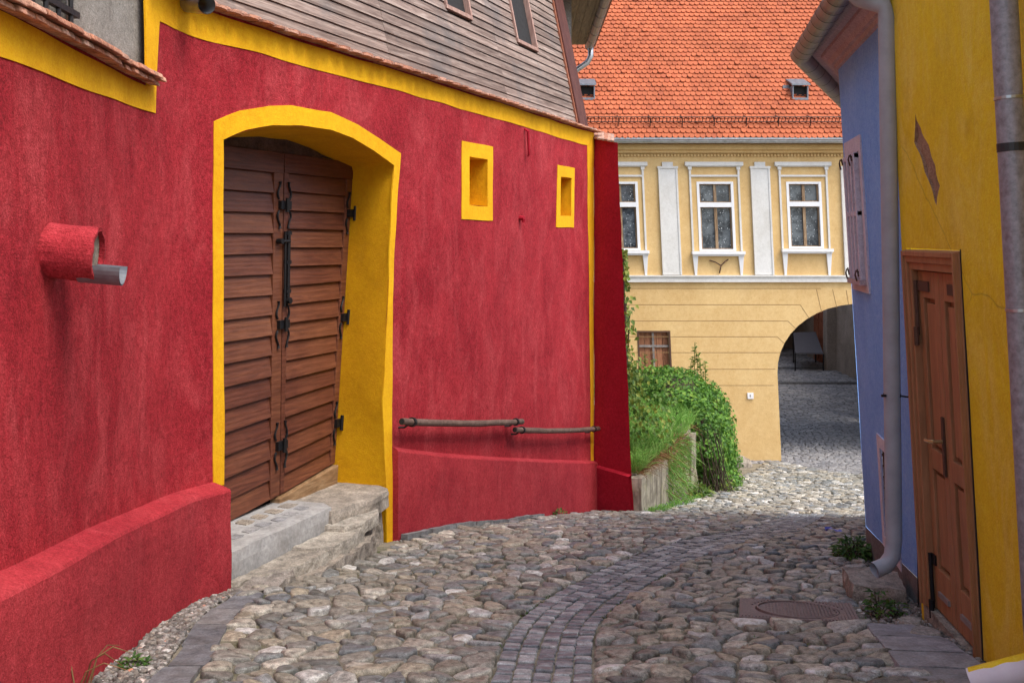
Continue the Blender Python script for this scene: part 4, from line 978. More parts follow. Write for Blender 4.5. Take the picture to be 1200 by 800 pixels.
mb = MB(); mb.hexa([RP_(-3, .05, -.1), RP_(14, .05, -.1), RP_(14, 9, -.1), RP_(-3, 9, -.1), RP_(-3, .05, .0), RP_(14, .05, .0), RP_(14, 9, .0), RP_(-3, 9, .0)])
mb.build('roof_boarding', 'old_tile', rf)
mb = MB(); gy = [(-3 + 1.0 * i, 24.62, 2.44) for i in range(18)]; mb.trough(gy, .075, 10)
mb.box(-3, 14, 24.63, 24.72, 2.47, 2.5)
for i in range(18): mb.trough([(-2.55 + .98 * i - .012, 24.62, 2.44), (-2.55 + .98 * i + .012, 24.62, 2.44)], .083, 10, .01)
mb.build('gutter', 'zinc', ah, smooth=False)
mb = MB(); l = .52
for o in (.1, .26): 
    for xx0 in np.arange(-2, 12, 1.0): mb.tube([RP_(xx0, l + .0, o), RP_(xx0 + 1, l, o)], .011, 5)
x = -1.0
while x < 11: mb.tube([RP_(x, l, .08), RP_(x, l, .27)], .009, 4); x += .09
x = -.55
while x < 11: mb.tube([RP_(x, l - .12, .05), RP_(x, l - .02, .24)], .013, 5); mb.tube([RP_(x, l + .3, .05), RP_(x, l, .22)], .01, 5); x += .8
mb.build('snow_guard', 'iron', rf)
def dormer(px):
    x0, x1 = (px - 608) / F * 25.5, (px - 592) / F * 25.5
    zb, yb = 3.62, 25.52; h = .31; t = .03
    mb = MB()
    mb.box(x0 - t, x0, yb, yb + .6, zb - .06, zb + h); mb.box(x1, x1 + t, yb, yb + .6, zb - .06, zb + h); mb.box(x0 - t, x1 + t, yb - .001, yb + .6, zb - .06, zb)
    mb.hexa([(x0 - .06, yb - .05, zb + h), (x1 + .06, yb - .05, zb + h), (x1 + .06, yb + .9, zb + h + .35), (x0 - .06, yb + .9, zb + h + .35), (x0 - .06, yb - .05, zb + h + .04), (x1 + .06, yb - .05, zb + h + .04), (x1 + .06, yb + .9, zb + h + .39), (x0 - .06, yb + .9, zb + h + .39)])
    mb.box(x0 - .2, x0 - t, yb + .28, yb + .5, zb + .2, zb + .36)
    o = mb.build('dormer', 'zinc_old', rf)
    mb = MB(); mb.box(x0, x1, yb + .12, yb + .16, zb, zb + h - .002); mb.build('dormer_opening', 'void', o)
dormer(938.5); dormer(688)
# vaulted passage
mb = MB(); T0, T1 = 25.2, 30.0; pa = [HW(px, py) for px, py in archp]; n = len(pa); K = 8
vs = []
for k in range(K + 1):
    for p in pa: vs.append((p[0] + .02 * noise.noise(Vector((p[2], k, 0))) + .10 * (k / K) * 2, T0 + (T1 - T0) * k / K, p[2] if p[2] > -5 else -6.2))
mb.add(vs, [(k * n + i, k * n + i + 1, (k + 1) * n + i + 1, (k + 1) * n + i) for k in range(K) for i in range(n - 1)])
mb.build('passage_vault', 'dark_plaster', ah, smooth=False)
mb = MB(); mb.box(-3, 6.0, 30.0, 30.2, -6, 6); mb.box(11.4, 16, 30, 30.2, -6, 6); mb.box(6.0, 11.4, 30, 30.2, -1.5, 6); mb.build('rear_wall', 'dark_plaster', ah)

# courtyard seen through the arch
cy = thing('courtyard_building', 'dim building with timber stair and brown door seen through the archway', 'building', (11, 47, -5.4))
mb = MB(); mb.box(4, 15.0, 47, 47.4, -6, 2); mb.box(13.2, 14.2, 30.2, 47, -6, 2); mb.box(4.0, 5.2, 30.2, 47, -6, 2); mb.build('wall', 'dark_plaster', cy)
mb = MB(); mb.box(4.5, 14, 42.8, 48, -1.3, -1.1); mb.build('ceiling', 'beam', cy)
mb = MB(); mb.box(12.8, 14.0, 40.5, 41.0, -5.6, -1.3); mb.build('pier', 'dark_plaster', cy, bevel=.03)
mb = MB()
for i in range(7): mb.box(11.0 + i * .32, 11.22 + i * .32, 46.6, 46.85, -4.2 + i * .2, -1.4)
mb.build('timber_wall', 'beam', cy)
mb = MB()
for i in range(5): mb.hexa([(10.4 + i * .45, 46.4, -4.2), (10.55 + i * .45, 46.4, -4.2), (10.55 + i * .45, 46.55, -4.2), (10.4 + i * .45, 46.55, -4.2), (11.0 + i * .45, 46.4, -2.2), (11.15 + i * .45, 46.4, -2.2), (11.15 + i * .45, 46.55, -2.2), (11.0 + i * .45, 46.55, -2.2)])
mb.build('brace', 'threshold', cy)
mb = MB(); mb.box(13.12, 13.195, 41.6, 43.3, -5.35, -2.6); 
for yy in (41.75, 42.55): 
    for zz in (-5.1, -4.2, -3.4): mb.box(13.08, 13.12, yy, yy + .6, zz, zz + .65)
mb.build('door', 'redwood', cy)
mb = MB(); a = [(930, 391), (956, 390), (965, 415), (932, 414)]; dd = [42.3, 42.3, 40.4, 40.4]
pts = [Vector(((px - 600) / F * d_2, d_2, (280 - py) / F * d_2)) for (px, py), d_2 in zip(a, dd)]
mb.add([p for p in pts] + [p + Vector((0, .03, .05)) for p in pts], [(0, 1, 2, 3)[::-1], (4, 5, 6, 7), (0, 4, 5, 1)[::-1], (1, 5, 6, 2)[::-1], (2, 6, 7, 3)[::-1], (3, 7, 4, 0)[::-1]])
aw = thing('awning', 'pale grey sheet awning on thin legs seen through the archway', 'awning', (12, 41.5, -5.3))
mb.build('sheet', 'pale_sheet', aw)
for p in pts: mb = MB(); mb.tube([p, (p.x, p.y, -5.5)], .03, 6); mb.build('leg', 'iron', aw)

# ------------------------------------------------------------------ ground, road
mb = MB()
xs = sorted(set([-400, -150, -60, -25, -10, -6, -4] + list(np.arange(-3, 9.01, .12)) + [10, 12, 14, 18, 30, 60, 150, 400])); ys = sorted(set([-400, -150, -60, -30, -12, -6, -3, 0] + list(np.arange(1, 30, .12)) + [31, 33, 36, 40, 46, 60, 100, 200, 400]))
vs = [(x, y, G(x, y) - .007 + .007 * noise.noise(Vector((x * 4, y * 4, 1)))) for x in xs for y in ys]; m = len(ys)
mb.add(vs, [(i * m + j, (i + 1) * m + j, (i + 1) * m + j + 1, i * m + j + 1) for i in range(len(xs) - 1) for j in range(m - 1)])
tag(mb.build('ground', 'earth', smooth=True), kind='structure')

BWID = .25
def gravel_w(s): return max(.06, .3 - .09 * max(0, s - 4.6))
MH = (1.47, 2.19, 6.1, 6.68); MA = R(13)
def mloc(x, d):      # the manhole frame is turned a little in the paving
    a, b = x - 1.83, d - 6.39; return 1.83 + a * math.cos(MA) - b * math.sin(MA), 6.39 + a * math.sin(MA) + b * math.cos(MA)
#       # manhole frame x0,x1,d0,d1
slab_poly = [(1.80, 4.2), (2.3, 4.2), (2.46, 5.75), (2.13, 6.05)]
def left_limit(d):
    # nearest free x right of the red wall's foot
    if d < 7.05: return RS(d) + .16 + gravel_w(d) + (.2 if d < 6.9 else 0)
    if d < 9.2:  return RS(d) + .41 - max(0, d - 8.2) * .22
    if d < 14.9: return RS(d) + .17
    if d < 17.6: return 1.85 + (d - 14.6) * .48
    return 3.3 + (d - 17.6) * .42
def right_limit(d):
    if d < 6.2: return XO(d, -2.3) - (.12 if d < 4.5 else .38 - .1 * max(0, d - 5.6))
    if d < 7.4: return XB(d, -2.5) - .42
    if d < 8.5: return XB(d, -2.6) - .1
    return min(3.1 + (d - 8.5) * .55, 11.5)
def sett_zone(x, d):
    return d > 24.7 or (d > 17.5 and (x - 6.6) > (24.7 - d) * .35 )
def free(x, d, mrg=0):
    if x < left_limit(d) + mrg or x > right_limit(d) - mrg: return False
    if d < 14.2 and abs(x - bandx(d)) < BWID + mrg: return False
    mx, md = mloc(x, d)
    if MH[0] - .05 < mx < MH[1] + .05 and MH[2] - .05 < md < MH[3] + .05: return False
    if inside((x, d), slab_poly): return False
    if sett_zone(x, d): return False
    return True
rs = np.random.RandomState(11)
pts = []
d = 2.2
row = 0
while d < 24.8:
    sz = .118 if d < 9 else .13
    x = -2.3 + (row % 2) * sz / 2
    while x < 12:
        jx_, jy_ = rs.uniform(-.46, .46, 2) * sz
        px, py = x + jx_, d + jy_
        if -0.1 < d and free(px, py, .035) and rs.rand() > .17 and abs(px) / max(py, .1) < 1.1: pts.append((px, py))
        x += sz * rs.uniform(.85, 1.3)
    d += sz * .9; row += 1
def relax_dedupe(pts, mn):
    grid_ = {}; out = []
    for p in pts:
        k = (int(p[0] / mn), int(p[1] / mn)); ok = True
        for a in (-1, 0, 1):
            for b in (-1, 0, 1):
                for q in grid_.get((k[0] + a, k[1] + b), ()):
                    if (p[0] - q[0]) ** 2 + (p[1] - q[1]) ** 2 < mn * mn: ok = False
        if ok: grid_.setdefault(k, []).append(p); out.append(p)
    return out
random.shuffle(pts)
pts = relax_dedupe(pts, .066)
cell = .5; gr = {}
for i, p in enumerate(pts): gr.setdefault((int(p[0] // cell), int(p[1] // cell)), []).append(i)
def clip(poly, nx, ny, c):      # keep nx*x+ny*y <= c
    out = []; n = len(poly)
    for i in range(n):
        a = poly[i]; b = poly[(i + 1) % n]; da = nx * a[0] + ny * a[1] - c; db = nx * b[0] + ny * b[1] - c
        if da <= 0: out.append(a)
        if da * db < 0: t = da / (da - db); out.append((a[0] + (b[0] - a[0]) * t, a[1] + (b[1] - a[1]) * t))
    return out
mbs = MB(); cnt = 0
for i, (px, py) in enumerate(pts):
    mr = .24; poly = [(px + mr * math.cos(q), py + mr * math.sin(q)) for q in np.linspace(0, 2 * math.pi, 10, endpoint=False)]
    gx, gy = int(px // cell), int(py // cell); gap = random.uniform(.003, .009)
    nb = [j for a in (-1, 0, 1) for b in (-1, 0, 1) for j in gr.get((gx + a, gy + b), ()) if j != i]
    nb.sort(key=lambda j: (pts[j][0] - px) ** 2 + (pts[j][1] - py) ** 2)
    for j in nb[:16]:
        dx, dy = pts[j][0] - px, pts[j][1] - py; L = math.hypot(dx, dy)
        if L > .5: break
        nx, ny = dx / L, dy / L; poly = clip(poly, nx, ny, nx * px + ny * py + L / 2 - gap)
        if len(poly) < 3: break
    if len(poly) < 3: continue
    if py < 14.4:
        bx = bandx(py); sl = (bandx(py + .1) - bandx(py - .1)) / .2; nn = Vector((1, -sl)).normalized(); side = 1 if px > bx else -1
        if abs(px - bx) < 1.0:
            c0 = nn.x * bx + nn.y * py; e = BWID * .98 + .012
            poly = clip(poly, -nn.x * side, -nn.y * side, -(c0 * side + e)) if len(poly) > 2 else poly
    for lim, sg in ((left_limit(py), -1), (right_limit(py), 1)):
        if abs(px - lim) < .4 and len(poly) > 2: poly = clip(poly, sg, 0, sg * lim)
    mx, md = mloc(px, py)
    if MH[0] - .4 < mx < MH[1] + .4 and MH[2] - .4 < md < MH[3] + .4 and len(poly) > 2:
        ca, sa = math.cos(MA), math.sin(MA)
        ax = (ca, -sa); ay = (sa, ca); bx_ = 1.83 * ca - 6.39 * sa; by_ = 1.83 * sa + 6.39 * ca      # mx = ax.p - bx_ + 1.83
        if mx < MH[0]: poly = clip(poly, ax[0], ax[1], MH[0] - .01 - 1.83 + bx_)
        elif mx > MH[1]: poly = clip(poly, -ax[0], -ax[1], -(MH[1] + .01 - 1.83 + bx_))
        elif md < MH[2]: poly = clip(poly, ay[0], ay[1], MH[2] - .01 - 6.39 + by_)
        else: poly = clip(poly, -ay[0], -ay[1], -(MH[3] + .01 - 6.39 + by_))
    if len(poly) < 3: continue
    # round the corners
    for it in range(1):
        q = []; n = len(poly)
        for k in range(n):
            a = poly[k]; b = poly[(k + 1) % n]
            q += [(a[0] * .75 + b[0] * .25, a[1] * .75 + b[1] * .25), (a[0] * .25 + b[0] * .75, a[1] * .25 + b[1] * .75)]
        poly = q
        if len(poly) > 30: break
    # drop very short edges
    q = [poly[0]]
    ml = .014 if py < 9 else .022
    for p in poly[1:]:
        if math.hypot(p[0] - q[-1][0], p[1] - q[-1][1]) > ml: q.append(p)
    poly = q; n = len(poly)
    if n < 4: continue
    cx = sum(p[0] for p in poly) / n; cy_ = sum(p[1] for p in poly) / n
    ext = max(math.hypot(p[0] - cx, p[1] - cy_) for p in poly)
    if ext < .03: continue
    hgt = min(.025, ext * random.uniform(.1, .25)); tx, ty = random.gauss(0, .08), random.gauss(0, .08); lift = random.uniform(-.009, .010)
    vs = []; sd_ = i * .37
    for (k, hh) in ((1.0, -.04), (.98, .25), (.91, .72), (.72, .96), (.4, 1.0)):
        for (x, y) in poly:
            X, Y = cx + (x - cx) * k, cy_ + (y - cy_) * k
            z = G(X, Y) + lift + hgt * hh + tx * (X - cx) + ty * (Y - cy_) + (.012 * noise.noise(Vector((X * 13, Y * 13, sd_))) if hh > 0 else -.02)
            vs.append((X, Y, z))
    vs.append((cx, cy_, G(cx, cy_) + lift + hgt * 1.02 + .01 * noise.noise(Vector((cx * 13, cy_ * 13, sd_)))))
    area = sum(poly[k][0] * poly[(k + 1) % n][1] - poly[(k + 1) % n][0] * poly[k][1] for k in range(n))
    fs = [(l * n + k, l * n + (k + 1) % n, (l + 1) * n + (k + 1) % n, (l + 1) * n + k) for l in range(4) for k in range(n)] + [(4 * n + k, 4 * n + (k + 1) % n, 5 * n) for k in range(n)]
    if area < 0: fs = [f[::-1] for f in fs]
    mbs.add(vs, fs); cnt += 1
print('cobbles', cnt, len(mbs.v))
tag(mbs.build('road', 'cobble', smooth=True), kind='structure')

# paved channel of small setts: five rows along a curved line
def sett(mb, c, ax, ay, lx, ly, h, gf, rnd=.006):
    pts0 = []; 
    t1, t2 = random.uniform(-.05, .05), random.uniform(-.05, .05); lift = random.uniform(-.006, .006)
    prof_ = ((1.0, -.05), (.97, h * .35), (.86, h))
    base_ = [(-lx, -ly * .8), (-lx * .8, -ly), (lx * .8, -ly), (lx, -ly * .8), (lx, ly * .8), (lx * .8, ly), (-lx * .8, ly), (-lx, ly * .8)]
    base_ = [(a + random.uniform(-rnd, rnd), b + random.uniform(-rnd, rnd)) for a, b in base_]; vs = []
    for k, hh in prof_:
        for a, b in base_:
            q = c + ax * a * k + ay * b * k; vs.append((q.x, q.y, gf(q.x, q.y) + lift + hh + t1 * a + t2 * b))
    n = 8; fs = [(l * n + k, l * n + (k + 1) % n, (l + 1) * n + (k + 1) % n, (l + 1) * n + k) for l in range(2) for k in range(n)]
    vs.append((c.x, c.y, gf(c.x, c.y) + lift + h + .003)); fs += [(2 * n + k, 2 * n + (k + 1) % n, 3 * n) for k in range(n)]
    mb.add(vs, fs)
mb = MB(); line = [Vector((bandx(t), t)) for t in np.arange(2.2, 14.2, .02)]
for r_ in range(5):
    off = (r_ - 2) * .1 + .0; acc = random.uniform(0, .05); prev = None; nxt = 0; dist = 0
    for k in range(1, len(line) - 1):
        t = (line[k + 1] - line[k - 1]).normalized(); nn = Vector((t.y, -t.x)); p = line[k] + nn * (off + .01 * noise.noise(Vector((line[k].y * .8, r_, 0))))
        if prev is not None: dist += (p - prev).length
        prev = p
        if dist >= nxt:
            ln = random.uniform(.058, .085); sett(mb, p + t * ln / 2, nn, t, .047, ln / 2 - .0035, .009, G, .004); nxt = dist + ln
tag(mb.build('channel', 'sett', smooth=False), kind='structure')
# dressed setts in and before the archway, climbing three low steps at the back
def SG(x, d): return G(x, d) + (0 if d < 37.6 else .1 if d < 41 else .2 if d < 44.6 else .3)
mb = MB(); d = 17.6; row = 0
while d < 46.8:
    ly = .13 if d < 30 else .19; lx = .2 if d < 30 else .3; x = 5.2 + random.uniform(0, .2)
    while x < 13.2:
        w_ = lx * random.uniform(.8, 1.2)
        if sett_zone(x, d) and (d < 25.2 or x > 6.3) and x < (13 if d > 30 else 12 if d > 25 else 11.5): sett(mb, Vector((x + w_ / 2, d)), Vector((1, 0)), Vector((0, 1)), w_ / 2 - .008, ly / 2 - .006, .02, SG, .008)
        x += w_
    d += ly; row += 1
tag(mb.build('passage_road', 'sett_far'), kind='structure')
mb = MB()
for yy, e, h in ((37.5, 40.9, .1), (40.9, 44.5, .2), (44.5, 47, .3)): mb.box(5.2, 13.18, yy, e - .002, -5.7, G(9, yy + .5) + h - .004)
tag(mb.build('courtyard_steps', 'slate'), 'low dark stone steps rising inside the archway passage', 'steps')

# kerb slabs and gravel on the left
mb = MB(); s = 2.0
while s < 6.85:
    L = random.uniform(.4, .75); e = min(s + L - .025, 6.9); jo = random.uniform(-.02, .02); o0 = .16 + gravel_w(s) + jo; o1 = .16 + gravel_w(e) + jo + random.uniform(-.015, .015)
    P = [SO(s, o0), SO(s, o0 + .2), SO(e, o1 + .19), SO(e, o1)]
    z = G(*SO((s + e) / 2, o0)) + random.uniform(-.006, .008); rough_prism(mb, P, z - .1, z + .012, .008, .08, 2, tilt=(0, (G(*P[2]) - G(*P[1])) / (e - s)), seed=s); s += L
s = 9.3
while s < 12.3:
    L = random.uniform(.3, .5); P = [SO(s, .1), SO(s, .17), SO(s + L - .02, .17), SO(s + L - .02, .1)]; z = G(*P[0]); rough_prism(mb, P, z - .1, z + .02, .006, .06, 2, tilt=(0, (G(*P[2]) - G(*P[1])) / L), seed=s); s += L
P = [(1.95, 15.0), (2.12, 14.95), (3.2, 17.2), (3.05, 17.25)]
rough_prism(mb, P, -4.4, -4.22, .008, .1, 2, tilt=(0, -.155), seed=3)
tag(mb.build('kerb', 'slate'), kind='structure')
ICO_V = []; ICO_F = []
def ico():
    t = (1 + 5 ** .5) / 2
    v = [(-1, t, 0), (1, t, 0), (-1, -t, 0), (1, -t, 0), (0, -1, t), (0, 1, t), (0, -1, -t), (0, 1, -t), (t, 0, -1), (t, 0, 1), (-t, 0, -1), (-t, 0, 1)]
    f = [(0, 11, 5), (0, 5, 1), (0, 1, 7), (0, 7, 10), (0, 10, 11), (1, 5, 9), (5, 11, 4), (11, 10, 2), (10, 7, 6), (7, 1, 8), (3, 9, 4), (3, 4, 2), (3, 2, 6), (3, 6, 8), (3, 8, 9), (4, 9, 5), (2, 4, 11), (6, 2, 10), (8, 6, 7), (9, 8, 1)]
    return [Vector(a).normalized() for a in v], f
IV, IF = ico()
def pebble(mb, x, y, z, r):
    a = random.uniform(0, 6.28); sx, sy, sz = r * random.uniform(.8, 1.4), r * random.uniform(.7, 1.1), r * random.uniform(.5, .8); ca, sa = math.cos(a), math.sin(a)
    vs = []
    for v in IV: k = random.uniform(.85, 1.12); X, Y, Z = v.x * sx * k, v.y * sy * k, v.z * sz * k; vs.append((x + X * ca - Y * sa, y + X * sa + Y * ca, z + Z))
    mb.add(vs, IF)
mb = MB()
for i in range(3600):
    s = random.uniform(3.6, 7.0); w = gravel_w(s); o = .15 + random.uniform(0, w); p = SO(s, o); pebble(mb, p[0], p[1], G(*p) + random.uniform(-.01, .014), random.uniform(.009, .026))
for i in range(1500):
    s = random.uniform(9.25, 14.6); p = SO(s, .03 + random.uniform(0, .15)); pebble(mb, p[0], p[1], G(*p) + random.uniform(-.012, .008), random.uniform(.007, .018))
for i in range(1800):
    d = random.uniform(4.6, 8.3); w = (XO(d, -2.3) if d < 6.22 else XB(d, -2.5)); x = w - abs(random.gauss(0, .22)); 
    if x < w - .6 or inside((x, d), slab_poly): continue
    pebble(mb, x, d, G(x, d) + random.uniform(-.012, .01), random.uniform(.007, .022) * (1.6 if random.random() < .08 else 1))
tag(mb.build('gravel', 'pebble', smooth=True), 'loose pebbles and grit along the foot of the walls', kind='stuff')
# slabs on the right, manhole
mb = MB(); ys_ = [4.2, 4.62, 5.0, 5.32, 5.66, 6.0]
for a, b in zip(ys_[:-1], ys_[1:]):
    xl = lambda d: 1.80 + (d - 4.2) * .178; xr = lambda d: 2.3 + (d - 4.2) * .095 - max(0, d - 5.75) * .4
    P = [(xl(a), a), (xr(a), a - .05), (xr(b - .022), b - .07), (xl(b - .022), b - .02)]; z = G((xl(a) + xr(a)) / 2, (a + b) / 2)
    rough_prism(mb, P, z - .08, z + .036, .006, .07, 2, tilt=(0, -.155), seed=a, freq=9)
tag(mb.build('pavement', 'grooved'), kind='structure')
mh = thing('manhole_cover', 'round rusty iron manhole cover in a grooved square frame set in the cobbles', 'manhole cover', (1.83, 6.39, G(1.83, 6.39)))
gz = lambda x, y: G(1.83, 6.39) + (y - 6.39) * -.155 + (x - 1.83) * .03 + .02
mcx, mcy, mr = 1.83, 6.39, .262
mb = MB(); circ = [(mcx + mr * math.cos(q), mcy + mr * math.sin(q)) for q in np.linspace(0, 2 * math.pi, 40, endpoint=False)]
panel(mb, [(MH[0], MH[2]), (MH[1], MH[2]), (MH[1], MH[3]), (MH[0], MH[3])], [circ], .12, lambda x, y, d: (x, y, gz(x, y) + d), skirt=.06, dens=.1)
for i in range(34):
    x = MH[0] + .012 + i * .0208
    for a, b in ((MH[2] + .01, mcy), (mcy, MH[3] - .01)):
        dx = abs(x + .005 - mcx); 
        if dx < mr + .03: hgt = math.sqrt((mr + .03) ** 2 - dx * dx); 
        else: hgt = 0
        y0, y1 = (a, mcy - hgt) if a < mcy else (mcy + hgt, b)
        if a < mcy and b == mcy: y0, y1 = a, mcy - hgt
        else: y0, y1 = mcy + hgt, b
        if y1 - y0 > .02: mb.box(x, x + .011, y0, y1, 0, .007, lambda X, Y, Z: (X, Y, gz(X, Y) + Z + .0005))
mb.build('frame', 'castiron', mh)
mb = MB(); pts_ = [(mcx, mcy, gz(mcx, mcy) - .004)] + [(mcx + .255 * math.cos(q), mcy + .255 * math.sin(q), gz(mcx, mcy + .255 * math.sin(q)) - .004) for q in np.linspace(0, 2 * math.pi, 48, endpoint=False)]
mb.add(pts_, [(0, 1 + k, 1 + (k + 1) % 48) for k in range(48)])
for i in range(-11, 12):
    for j in range(-11, 12):
        x, y = mcx + i * .0215, mcy + j * .0215
        if (x - mcx) ** 2 + (y - mcy) ** 2 < .237 ** 2: mb.box(x - .007, x + .007, y - .007, y + .007, 0, .006, lambda X, Y, Z: (X, Y, gz(X, Y) + Z - .0035))
for r0, r1 in ((.243, .255),):
    vs = []; 
    for q in np.linspace(0, 2 * math.pi, 48, endpoint=False):
        for r_, z in ((r0, .007), (r1, .007), (r1, -.03), (r0, -.004)): vs.append((mcx + r_ * math.cos(q), mcy + r_ * math.sin(q), gz(mcx, mcy + r_ * math.sin(q)) + z))
    mb.add(vs, [(k * 4 + a, k * 4 + (a + 1) % 4, ((k + 1) % 48) * 4 + (a + 1) % 4, ((k + 1) % 48) * 4 + a)[::-1] for k in range(48) for a in range(4)])
mb.build('cover', 'castiron', mh); mh.rotation_euler = (0, 0, -MA)
# stone under the mauve downpipe and loose stones by the ochre door
mb = MB(); rough_prism(mb, [(2.30, 6.72), (2.62, 6.62), (2.72, 7.0), (2.36, 7.12)], -2.62, -2.335, .02, .06, 4, seed=12)
tag(mb.build('stone_block', 'rubble', origin=(2.5, 6.9, -2.6)), 'squat grey stone block under the outlet of the mauve downpipe', 'stone')
for (x, d, r_, lb) in ((2.40, 5.98, .05, 'fist sized pale stone lying against the foot of the ochre wall left of the door'), (2.38, 5.72, .065, 'flat broken stone lying at the sill of the brown door')):
    mb = MB(); z = G(x, d); rough_prism(mb, [(x + r_ * 1.3 * math.cos(q), d + r_ * math.sin(q)) for q in np.linspace(0, 6.28, 8, endpoint=False)], z - .04, z + .04, .015, .03, 3, seed=d, bulge=.1); tag(mb.build('loose_stone', 'flag', origin=(x, d, z)), lb, 'stone')
x, d = 3.13, 9.7; z = G(x, d) + .03
mb = MB(); vs = [(x + .07 * a + random.uniform(-.015, .015), d + .06 * b, z + .025 + .04 * random.random()) for a in (-1, -.3, .4, 1) for b in (-.7, 0, .7)]; mb.add(vs, [(i * 3 + j, (i + 1) * 3 + j, (i + 1) * 3 + j + 1, i * 3 + j + 1) for i in range(3) for j in range(2)])
tag(mb.build('litter', 'litter', origin=(x, d, z)), 'crumpled blue plastic wrapper lying on the cobbles', 'litter')

# ------------------------------------------------------------------ garden terrace behind the buttress
mb = MB(); rough_prism(mb, [(1.74, 14.6), (1.9, 14.55), (2.47, 15.72), (2.25, 15.9), (1.7, 15.4)], -4.6, -3.49, .018, .12, 6, seed=21, freq=3, tilt=(0, .03))
tag(mb.build('retaining_wall', 'wallstone', origin=(2.2, 15.4, -4.3)), 'low mossy stone block wall holding up the garden beside the red buttress', 'wall')
mb = MB(); rough_prism(mb, [(2.86, 17.0), (3.05, 16.95), (3.2, 17.3), (2.98, 17.4)], -4.8, -3.36, .02, .12, 7, seed=25, freq=3)
tag(mb.build('stone_post', 'wallstone', origin=(3.02, 17.2, -4.5)), 'pale upright stone slab between the garden and the ivy', 'stone post')
def TZ(x, d): return -3.52 + .25 * math.exp(-((d - 18) / 2.2) ** 2) + .06 * noise.noise(Vector((x, d, 0))) + .02 * max(0, d - 18)
mb = MB(); n1, n2 = 14, 20
def TP(a, b):
    d = 14.75 + 10.1 * b; xr = 1.85 + (d - 14.75) * .52 if d < 17.3 else 3.15 + (d - 17.3) * .22; x = 1.66 + (xr - 1.66) * a
    return (x + (.12 if a > .97 else 0), d, TZ(x, d) - (1.3 if a > .97 else 0))
grid(mb, TP, n1, n2); tag(mb.build('garden_soil', 'earth', smooth=True), kind='structure')
mb = MB(); mbd = MB()
for i in range(15000):
    d = random.uniform(14.8, 23.5); xr = 1.85 + (d - 14.75) * .5 if d < 17.3 else 3.15 + (d - 17.3) * .15; x = random.uniform(1.78, xr)
    front = d < 15.9 or (d < 17.4 and xr - x < .45)
    dv = Vector((random.gauss(.1, .4), random.gauss(-.12, .4), 1)).normalized(); dense = noise.noise(Vector((x * 1.6, d * .9, 5)))
    if front and (random.random() < .4 + .6 * dense): 
        dv = Vector((random.gauss(.5, .5), random.gauss(-.6, .5), .45)).normalized(); mbd.blade(Vector((x, d, TZ(x, d) - .01)), dv, random.uniform(.1, .34), .014, .45)
    elif random.random() < .75 + dense * .6: mb.blade(Vector((x, d, TZ(x, d) - .01)), dv, random.uniform(.12, .42), .014, random.uniform(.1, .4))
for i in range(1100):   # bank between the block and the upright slab
    d = random.uniform(15.65, 16.75); x = 1.85 + (d - 14.75) * .52 + random.uniform(-.1, .1); zt = TZ(x, d); t_ = random.random() ** 1.5; dv = Vector((random.gauss(.4, .4), random.gauss(-.4, .4), random.gauss(.1, .6))).normalized()
    (mbd if random.random() < .2 else mb).blade(Vector((x, d, zt - 1.0 * t_)), dv, random.uniform(.1, .3), .014, .5)
for i in range(900):   # tuft along the foot of the wall
    t = random.random(); p = Vector((1.95, 14.62, 0)).lerp(Vector((3.25, 17.3, 0)), t) + Vector((random.gauss(.06, .07), random.gauss(-.05, .05), 0)); dv = Vector((random.gauss(.2, .5), random.gauss(-.2, .5), 1)).normalized()
    mb.blade(Vector((p.x, p.y, G(p.x, p.y) - .02)), dv, random.uniform(.06, .2), .014, .35)
tag(mb.build('grass', 'grass'), 'long green grass growing on the garden terrace', kind='stuff')
tag(mbd.build('dry_grass', 'dry'), 'brown dead grass hanging over the terrace edge', kind='stuff')
def ivy_mass(mb, ells, n, L, keep=lambda p: True):
    for i in range(n):
        c, r_ = random.choices([(e[0], e[1]) for e in ells], [e[2] for e in ells])[0]
        v = Vector((random.gauss(0, 1), random.gauss(0, 1), random.gauss(0, 1))).normalized()
        if v.y > .75: v.y = -v.y
        k = random.uniform(.8, 1.04) + .14 * noise.noise(Vector((v.x * 2.6 + c[0], v.y * 2.6 + c[1], v.z * 2.6)))
        p = Vector((c[0] + v.x * r_[0] * k, c[1] + v.y * r_[1] * k, c[2] + v.z * r_[2] * k))
        if not keep(p): continue
        nn = (Vector((v.x / r_[0], v.y / r_[1], v.z / r_[2])).normalized() + Vector((random.gauss(0, .45), random.gauss(0, .45), random.gauss(.25, .45)))).normalized()
        dn = Vector((random.gauss(0, .6), random.gauss(0, .6), -.7)); dn = (dn - nn * dn.dot(nn)); 
        l = L * random.uniform(.6, 1.3); mb.leaf(p, dn, nn, l, l * .85)
ib = thing('ivy_bush', 'dense dark green ivy bush hanging over the garden wall before the sand coloured house', 'bush', (3.9, 19.6, -4.7))
els = [((3.5, 18.7, -3.95), (.55, 1.0, .95), 3), ((3.85, 20.0, -3.85), (.58, 1.1, 1.0), 3), ((4.15, 21.0, -4.6), (.62, 1.0, .55), 2), ((3.25, 20.2, -3.15), (.75, 1.5, .55), 2.4), ((3.95, 19.3, -4.75), (.5, .8, .4), 1.2), ((4.25, 21.6, -4.0), (.45, 1.0, .75), 1.2), ((2.9, 20.6, -3.15), (.6, 1.2, .5), 1.2)]
mb = MB(); ivy_mass(mb, els, 26000, .075, lambda p: p.z > G(p.x, p.y) - .02)
mb.build('foliage', 'ivy', ib)
mb = MB()
for e in els:
    vs = [(e[0][0] + v.x * e[1][0] * .8, e[0][1] + v.y * e[1][1] * .8, e[0][2] + v.z * e[1][2] * .8) for v in IV]; mb.add(vs, IF)
